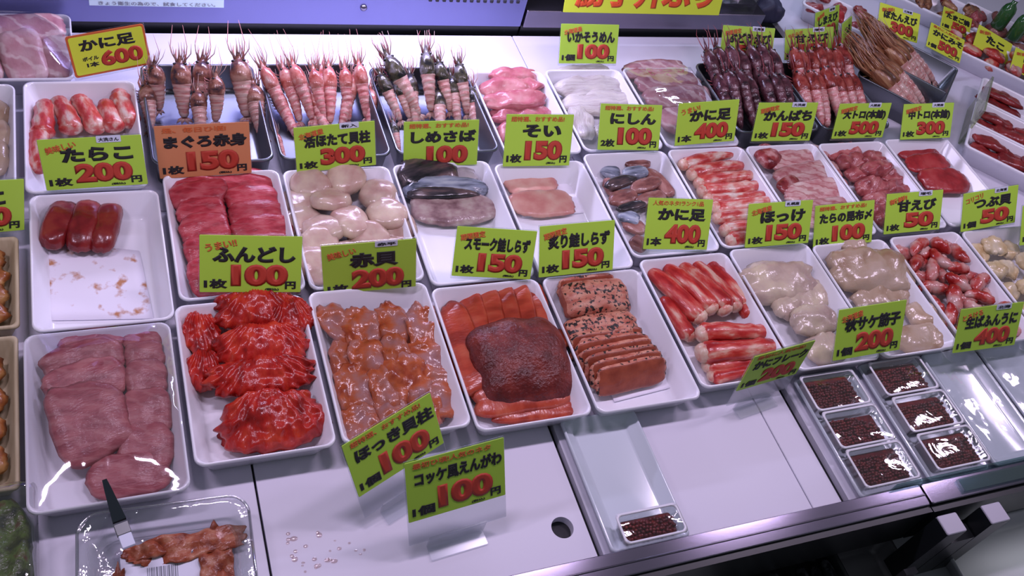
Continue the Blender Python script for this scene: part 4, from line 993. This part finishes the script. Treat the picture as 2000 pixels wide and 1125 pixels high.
# ------------------------------------------------------------------ second counter: trays of red fish at the right
E0, EU, EV = Vector((1.580, .208, 0)), Vector((.719, .695, 0)).normalized(), Vector((.72, -.694, 0)).normalized()
def askew_tray(o, lu, lv, label, h=.04, group='white serving trays', m=None):
    bm = bmesh.new(); a, b = lu / 2, lv / 2
    loft(bm, [rrect(-a + i, a - i, -b + i, b - i, .010, z) for i, z in ((.012, .0006), (.003, h - .007), (0, h - .003), (.0015, h), (.0045, h), (.006, h - .003), (.014, .009), (.018, .005))])
    t = obj('serving_tray', bm, m or M['white']); t.location = o + EU * lu / 2 + EV * lv / 2; t.rotation_euler = (0, 0, math.atan2(EU.y, EU.x))
    return tag(t, label, 'tray', group)
for k, (off, wd, word, mm, n_) in enumerate(((.0, .092, 'nearest', F['deep_red'], 5), (.094, .092, 'second', F['deep_red'], 6), (.188, .100, 'third', F['deep_red'], 3))):
    o = E0 + EU * off
    askew_tray(o, wd, .235, 'white askew tray of dark red fish at the right, %s' % word)
    for i in range(n_ * 2 - 2 if k < 2 else 4):
        r_, c_ = divmod(i, 2)
        nr = (n_ * 2 - 2) // 2 if k < 2 else 2
        c = o + EU * wd * (.34 + .30 * c_) + EV * (.048 + (.235 - .09) * r_ / max(1, nr - 1)) + Vector((0, 0, .026 + .007 * ((r_ + c_) % 2)))
        hl = EV * (.036 if k < 2 else .048) + EU * (.006 * ((i * 7) % 3 - 1))
        piece('tuna_slice', c - hl, c + hl, .044 if k < 2 else .054, .018, mm, 'dark red fish piece in the %s askew tray, %s column, %s down' % (word, ('left', 'right')[c_], ordn[r_]), 'fish slice', 'dark red fish in the askew trays', zc=c.z, world=True, tilt=-14, p=2.6, rag=.10, lump=.16)
rnd = random.Random(21)
def mound(label_t, key_c, n_, r, mats, name, cat, desc, group, zb=.035, size=(.03, .045), tilt=8):
    pass
def far_tray(u, v, lu, lv, label, n1, n2, mats, desc, cat, name, group, zt=.042, T=.02):
    c = px(u, v, .04); o = Vector((c.x, c.y, 0)) - EU * lu / 2 - EV * lv / 2
    askew_tray(o, lu, lv, label)
    rows = ('upper left', 'second', 'third', 'fourth', 'lower right'); cols = ('near', 'middle', 'far')
    for j in range(n2):
        for i in range(n1):
            p = o + EU * (lu * (.22 + .56 * i / max(1, n1 - 1))) + EV * (lv * (.14 + .72 * j / max(1, n2 - 1))) + Vector((rnd.uniform(-.004, .004), rnd.uniform(-.004, .004), zt - .012 + .010 * ((i + j) % 2)))
            a = rnd.uniform(0, 3.1); d = Vector((math.cos(a), math.sin(a), 0)) * rnd.uniform(.018, .026)
            piece(name, p - d, p + d, rnd.uniform(.028, .040), T, rnd.choice(mats), '%s, %s row, %s of its tray' % (desc, rows[j] if n2 > 1 else 'only', cols[i]), cat, group, zc=p.z, world=True, p=2.3, rag=.14, lump=.2)
far_tray(1942, 108, .10, .26, 'white far tray heaped with scarlet and white seafood at the right', 3, 5, [F['crab'], F['prawn'], F['crab']], 'scarlet and white seafood chunk', 'seafood', 'seafood_chunk', 'scarlet seafood in the far right tray')
far_tray(1660, 30, .09, .20, 'far white tray of maroon slices behind the tan prawns', 2, 4, [F['bloodline'], F['lean']], 'maroon fish slice', 'fish slice', 'fish_slice', 'maroon slices behind the tan prawns')
far_tray(1830, 4, .12, .22, 'far tray heaped with brownish red seafood at the top', 3, 4, [F['hd_red'], F['hd_tan']], 'brownish red seafood lump', 'seafood', 'seafood_lump', 'brownish red seafood at the top')
far_tray(1972, 62, .12, .22, 'far tray of dusky pink seafood below the green bottles', 3, 4, [F['herring'], F['toro']], 'dusky pink seafood lump', 'seafood', 'seafood_lump', 'dusky pink seafood below the bottles')
# clear divider between the two counters
dv = px(1878, 280, .0); d2 = dv + EU * .14
bm = bmesh.new(); dx = EU * .14; w_ = EV * .004
loft(bm, [[tuple(p + Vector((0, 0, z))) for p in (Vector(), dx, dx + w_, w_)] for z in (.0006, .085)])
o = obj('clear_divider', bm, clear('greenish_acrylic', (.80, .86, .66, 1), .12, .08, .4, 40), None, False); o.location = dv + Vector((-.01, .0, 0)); tag(o, 'greenish clear divider standing between the main and the askew trays', 'divider')
# green bottles
for i, (u, v) in enumerate(((1946, 40), (1976, 62))):
    c = px(u, v + 14, .05); t = empty('green_bottle', 'small green bottle at the top right, ' + ('left of two' if i == 0 else 'right of two'), 'bottle', c, 'green bottles at the top right')
    prof = ((.012, 0), (.016, .003), (.016, .045), (.013, .054), (.006, .062), (.006, .070))
    bm = bmesh.new(); loft(bm, [[(r * math.cos(k * PI / 8), r * math.sin(k * PI / 8), z) for k in range(16)] for r, z in prof]); obj('bottle_body', bm, F['bottle'], t)
    bm = bmesh.new(); loft(bm, [[(r * math.cos(k * PI / 8), r * math.sin(k * PI / 8), z) for k in range(16)] for r, z in ((.007, .0705), (.0075, .072), (.0075, .080), (.005, .082))]); obj('bottle_cap', bm, M['sticker'], t)
# steel block under far items, and bits on the ledge
bm = bmesh.new(); c = px(1452, 20, .053); rbox(bm, -.05, .05, -.03, .03, 0, .05, .010, .002); o = obj('clear_tub', bm, M['pack']); o.location = (c.x, c.y + .05, .0525); tag(o, 'clear plastic tub at the right end of the back ledge', 'tub')
bm = slab_bm(.07, .05, .055, seed=77, rag=.1); 
for f in bm.faces: f.material_index = 0
o = obj('dark_bag', bm, mat('navy_cloth', (.02, .02, .05, 1), .6)); c = px(1510, 30, .03); o.location = (c.x, c.y + .02, .022); tag(o, 'dark bundle beside the end of the back ledge', 'bag')

# ------------------------------------------------------------------ front deck: dish, roe packs, boxes
def dish(x0, x1, y0, y1, label, m, h=.012, inset=.012):
    return tray('shallow_dish', x0, x1, y0, y1, label, m, 'dish', h, inset, .006, .0025, 'shallow dishes on the front deck', .002)
dish(.5945, .700, -.3935, -.213, 'empty glazed grey dish on the front deck', M['dish'], .014, .012)
dish(.958, 1.066, -.3935, -.208, 'grey dish under the left column of roe packs', M['dish'])
dish(1.076, 1.184, -.3935, -.200, 'white dish under the right column of roe packs', M['dish'])
dish(1.192, 1.296, -.3935, -.202, 'empty film-covered dish right of the roe packs', M['dish'], .016)
dish(1.302, 1.430, -.3935, -.202, 'empty film-covered dish at the right edge', M['dish'], .016)
for x0, x1, lab in ((1.193, 1.295, 'loose clear film over the dish right of the roe packs'), (1.303, 1.43, 'loose clear film over the dish at the right edge')):
    TR['tmp'] = (x0, x1, -.3925, -.203); o = film('tmp', lab, .003, M['film2'], x0 * 9); o.location.z = -.0240
rnd = random.Random(3)
def roe_pack(cx, cy, rot, wx, wy, label, roe_label, fill=.9, z=.0030):
    t = empty('roe_pack', label, 'roe pack', (cx, cy, z), 'clear packs of red roe'); t.rotation_euler = (0, 0, rot)
    a, b = wx / 2, wy / 2; h = .020
    q = lambda i, zz: rrect(-a + i, a - i, -b + i, b - i, .006, zz)
    bm = bmesh.new(); loft(bm, [q(.005, .0003), q(.001, h), q(.0002, h), q(.0015, h - .0005), q(.0055, .001)]); obj('pack_body', bm, M['pack'], t)
    bm = bmesh.new(); loft(bm, [q(0, h + .0002), q(-.001, h + .0016), q(.0022, h + .0020), q(.0024, h + .0003)], False, False); obj('pack_rim', bm, mat('pale_plastic_rim', (.75, .75, .8, 1), .2), t)
    bm = bmesh.new(); n = 8; g = []
    for j in range(n + 1):
        for i in range(n + 1):
            s, tt = i / n * 2 - 1, j / n * 2 - 1
            g.append(bm.verts.new((s * (a - .0015), tt * (b - .0015), h + .0018 + .0016 * (1 - s ** 4) * (1 - tt ** 4) * (1 + noise.noise(Vector((s * 2 + cx * 30, tt * 2, cy * 30)))))))
    for j in range(n):
        for i in range(n):
            k = j * (n + 1) + i; bm.faces.new((g[k], g[k + 1], g[k + n + 2], g[k + n + 1]))
    obj('pack_lid', bm, M['lid'], t)
    # the roe: a mass of little eggs nobody could count
    bm = bmesh.new(); br = .0026
    sph = bmesh.new(); bmesh.ops.create_icosphere(sph, subdivisions=1, radius=br)
    sv = [v.co.copy() for v in sph.verts]; sf = [[v.index for v in f.verts] for f in sph.faces]; sph.free()
    ny = int((wy - .014) / (br * 1.65)); nx = int((wx - .014) / (br * 1.8))
    def egg(x, y, zz):
        vs = [bm.verts.new((c.x + x, c.y + y, c.z + zz)) for c in sv]
        for f in sf: bm.faces.new([vs[i] for i in f])
    for j in range(ny):
        for i in range(nx):
            x = -(wx - .014) / 2 + (i + .5 + .5 * (j % 2)) * br * 1.8 + rnd.uniform(-.0013, .0013); y = -(wy - .014) / 2 + (j + .5) * br * 1.65 + rnd.uniform(-.0012, .0012)
            if abs(x) > a - .006: continue
            if fill < 1 and x * .7 + y > (fill - .45) * wy: continue
            egg(x, y, .0125 + .0025 * noise.noise(Vector((x * 60, y * 60, cx * 9))) + rnd.uniform(-.0006, .0006))
    rbox(bm, -a + .0065, a - .0065, -b + .0065, b - .0065 - (1 - fill) * wy * .4, .0022, .011, .004, .001)
    ro = obj('salmon_roe', bm, F['roe']); ro.location = (cx, cy, z); ro.rotation_euler = (0, 0, rot)
    tag(ro, roe_label, 'roe', None, 'stuff')
w3 = ('rear', 'middle', 'front')
for i in range(3):
    roe_pack(1.004 + .002 * i, -.2405 - .0595 * i, 0, .092, .0565, 'clear pack of dark red roe, %s of the left column' % w3[i], 'dark red roe in the %s pack of the left column' % w3[i], (1.1, .86, 1.1)[i])
    roe_pack(1.130 + .002 * i, -.236 - .0605 * i, 0, .096, .0565, 'clear pack of dark red roe, %s of the right column' % w3[i], 'dark red roe in the %s pack of the right column' % w3[i], 1.1)
roe_pack(.650, -.3735, .0, .082, .037, 'clear pack of brownish red roe half hidden by the rail', 'brownish red roe in the pack behind the rail', 1.1, .0048)

# clear tub with paste, bottom left
ba, bb, bc = px(150, 1016, .03), px(470, 974, .03), px(135, 1125, .03)
bx = empty('clear_box', 'clear plastic box smeared with orange paste at the bottom left', 'plastic box', ((ba.x + bb.x) / 2, ba.y - .085, 0)); bx.rotation_euler = (0, 0, math.atan2(bb.y - ba.y, bb.x - ba.x))
w_, d_ = (bb - ba).length / 2 + .004, .085
q = lambda i, zz: rrect(-w_ + i, w_ - i, -d_ + i, d_ - i, .022, zz, 8)
bm = bmesh.new(); loft(bm, [q(.018, .001), q(.016, .002), q(.010, .030), q(.003, .031), q(.0, .030), q(.0004, .033), q(.004, .034), q(.012, .033), q(.018, .004)]); obj('box_body', bm, M['pack'], bx)
bm = bmesh.new(); tube(bm, [(x, y, .0345) for x, y, _ in q(.001, 0)] + [(q(.001, 0)[0][0], q(.001, 0)[0][1], .0345)], .0016, 6); obj('box_rim', bm, clear('rim_plastic', (.85, .85, .9, 1), .35, .1), bx)
rn = random.Random(4)
for i, (s, t_, l_, w2) in enumerate(((.80, .25, .10, .034), (.34, .80, .115, .032), (-.35, .80, .045, .018), (-.88, .0, .07, .016), (.80, -.5, .09, .034))):
    bm = slab_bm(l_, w2, .005, p=2.6, rag=.20, lump=.9, seed=200 + i, N=34)
    for f in bm.faces: f.material_index = 0
    o = obj('paste_smear', bm, F['paste'], bx); o.location = (s * (w_ - .026), t_ * (d_ - .026), .0085); o.rotation_euler = (0, 0, 1.45 if i in (0, 3, 4) else .05)
bm = bmesh.new(); rbox(bm, -.045, .056, -.078, .048, .006, .0068, .002, .0002); lb = obj('paper_label', bm, mat('label_white', (.72, .74, .86, 1), .5), bx, False)
bm = bmesh.new(); rbox(bm, .042, .056, -.078, .048, .0070, .0073, .001, .0001); obj('tan_stripe', bm, mat('label_tan', (.74, .50, .34, 1), .6), lb, False)
bm = bmesh.new(); xx = -.020
for k in range(16):
    wv = rn.choice((.0006, .001, .0015)); box(bm, xx, xx + wv, .016, .030, .0070, .0072); xx += wv + rn.choice((.0007, .0012))
obj('barcode', bm, M['grey_ink'], lb, False)
text(lb, 'label_print', '北海道産 たこ', -.036, .030, .002, .011, M['grey_ink'], .02, 0, .0071)
text(lb, 'label_print', '要冷蔵', .010, .036, .034, .042, M['grey_ink'], .02, 0, .0071)
# tongs handle
a, b = px(204, 938, .052), px(250, 1062, .045)
tg = empty('serving_pick', 'dark tapered serving pick leaning on the clear box', 'utensil', (a + b) / 2)
X = (a - b).normalized(); L_ = (a - b).length; Y = Vector((0, 0, 1)).cross(X).normalized(); Z = X.cross(Y)
m_ = Matrix.Identity(4)
for i in range(3): m_[i][0] = X[i]; m_[i][1] = Y[i]; m_[i][2] = Z[i]; m_[i][3] = ((a + b) / 2)[i]
tg.matrix_world = m_
h_ = L_ / 2
bm = bmesh.new(); loft(bm, [[(x, y * wd, z * .0022) for y, z in ((-1, -1), (1, -1), (1, 1), (-1, 1))] for x, wd in ((-h_ * .30, .0064), (h_ * .7, .0034), (h_, .0022))]); obj('pick_blade', bm, mat('dark_green_plastic', (.006, .014, .015, 1), .6, 0, 0, 0, .12), tg, False)
bm = bmesh.new(); rbox(bm, -h_ * .72, -h_ * .38, -.0068, .0068, -.0026, .0026, .001, .0005); obj('pick_ferrule', bm, mat('grey_ferrule', (.16, .17, .17, 1), .35, .5), tg, False)
bm = bmesh.new(); rbox(bm, -h_ * 1.1, -h_ * .72, -.0062, .0062, -.0024, .0024, .001, .0005); obj('pick_grip', bm, M['sticker'], tg, False)
# boxes at the left edge
for i, (v0, v1, lab, fm, lab2) in enumerate(((462, 640, 'cream box of brown simmered seafood at the left edge, rear', F['brown_food'], 'rear'), (655, 955, 'cream box of brown simmered seafood at the left edge, front', F['brown_food'], 'front'))):
    c0, c1 = px(38, v0, .03), px(42, v1, .03)
    x1 = min(c0.x, c1.x) - .001; y1, y0 = c0.y, c1.y
    t = tray('cream_box', x1 - .12, x1, y0, y1, lab, F['wood'], 'box', .032, .012, .006, .004, 'cream boxes at the left edge', .003)
    for k in range(4):
        yy = y0 + (y1 - y0) * (.2 + .2 * k)
        piece('simmered_piece', (x1 - .10, yy, .02), (x1 - .013, yy + .004, .02), .044, .018, fm, 'brown simmered piece in the %s cream box, %s from the front' % (lab2, ordn[k]), 'seafood', 'brown simmered pieces at the left edge', zc=.020, world=True, p=2.4, rag=.12)
c = px(20, 1060, .03)
gp = empty('seaweed_pack', 'clear pack of green seaweed at the bottom left corner', 'pack', (c.x - .03, c.y - .005, 0))
bm = bmesh.new(); q = lambda i, zz: rrect(-.055 + i, .055 - i, -.07 + i, .07 - i, .012, zz)
loft(bm, [q(.010, .001), q(.002, .030), q(0, .032), q(.004, .038), q(.012, .040)]); obj('pack_shell', bm, M['pack'], gp)
bm = slab_bm(.095, .125, .03, p=3.2, rag=.08, lump=.3, seed=301)
for f in bm.faces: f.material_index = 0
o = obj('seaweed_salad', bm, F['green_food']); o.location = (c.x - .03, c.y - .005, .018); tag(o, 'green seaweed salad inside the bottom left pack', 'seaweed', None, 'stuff')
# droplets on the deck
bm = bmesh.new(); rn = random.Random(8)
for k in range(26):
    c = px(rn.uniform(560, 720), rn.uniform(1030, 1120), .0); r = rn.uniform(.0012, .0045)
    bmesh.ops.create_uvsphere(bm, u_segments=10, v_segments=6, radius=r, matrix=Matrix.Translation(c) @ Matrix.Diagonal((1, rn.uniform(.6, 1), .22, 1)))
o = obj('brine_drops', bm, clear('pinkish_brine', (.93, .84, .82, 1), .12, .03)); tag(o, 'pinkish brine drops on the bare deck', 'water drops', None, 'stuff')

# ------------------------------------------------------------------ lower shelf goods
def low(u, v, z=-.115): return px(u, v, z)
bl, br = px(1390, 1122, -.07), px(1636, 1068, -.07)
bm = bmesh.new(); tube(bm, [bl + (bl - br) * .3, bl, br], .006, 10); tag(obj('steel_rod', bm, M['steel']), 'thin steel rod in shade just below the front rail', 'rod')
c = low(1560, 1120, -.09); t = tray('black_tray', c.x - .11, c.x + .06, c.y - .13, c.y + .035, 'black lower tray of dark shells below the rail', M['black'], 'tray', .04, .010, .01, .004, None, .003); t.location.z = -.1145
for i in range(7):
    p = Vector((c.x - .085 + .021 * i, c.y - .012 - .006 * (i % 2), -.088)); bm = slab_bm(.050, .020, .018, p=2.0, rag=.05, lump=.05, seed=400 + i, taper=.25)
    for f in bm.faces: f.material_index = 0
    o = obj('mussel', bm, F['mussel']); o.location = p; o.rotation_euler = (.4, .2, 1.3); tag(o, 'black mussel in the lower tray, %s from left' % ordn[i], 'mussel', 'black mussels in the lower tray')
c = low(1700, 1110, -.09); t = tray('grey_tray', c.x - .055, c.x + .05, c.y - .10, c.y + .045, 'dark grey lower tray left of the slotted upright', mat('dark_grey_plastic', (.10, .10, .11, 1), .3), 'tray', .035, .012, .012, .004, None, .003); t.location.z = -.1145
c = low(1960, 1090, -.09); t = tray('serving_tray', c.x - .09, c.x + .14, c.y - .16, c.y + .06, 'grey lower tray at the bottom right beside the posts', M['lower'], 'tray', .03, .012, .012, .004, None, .003); t.location.z = -.1145

flush_text()
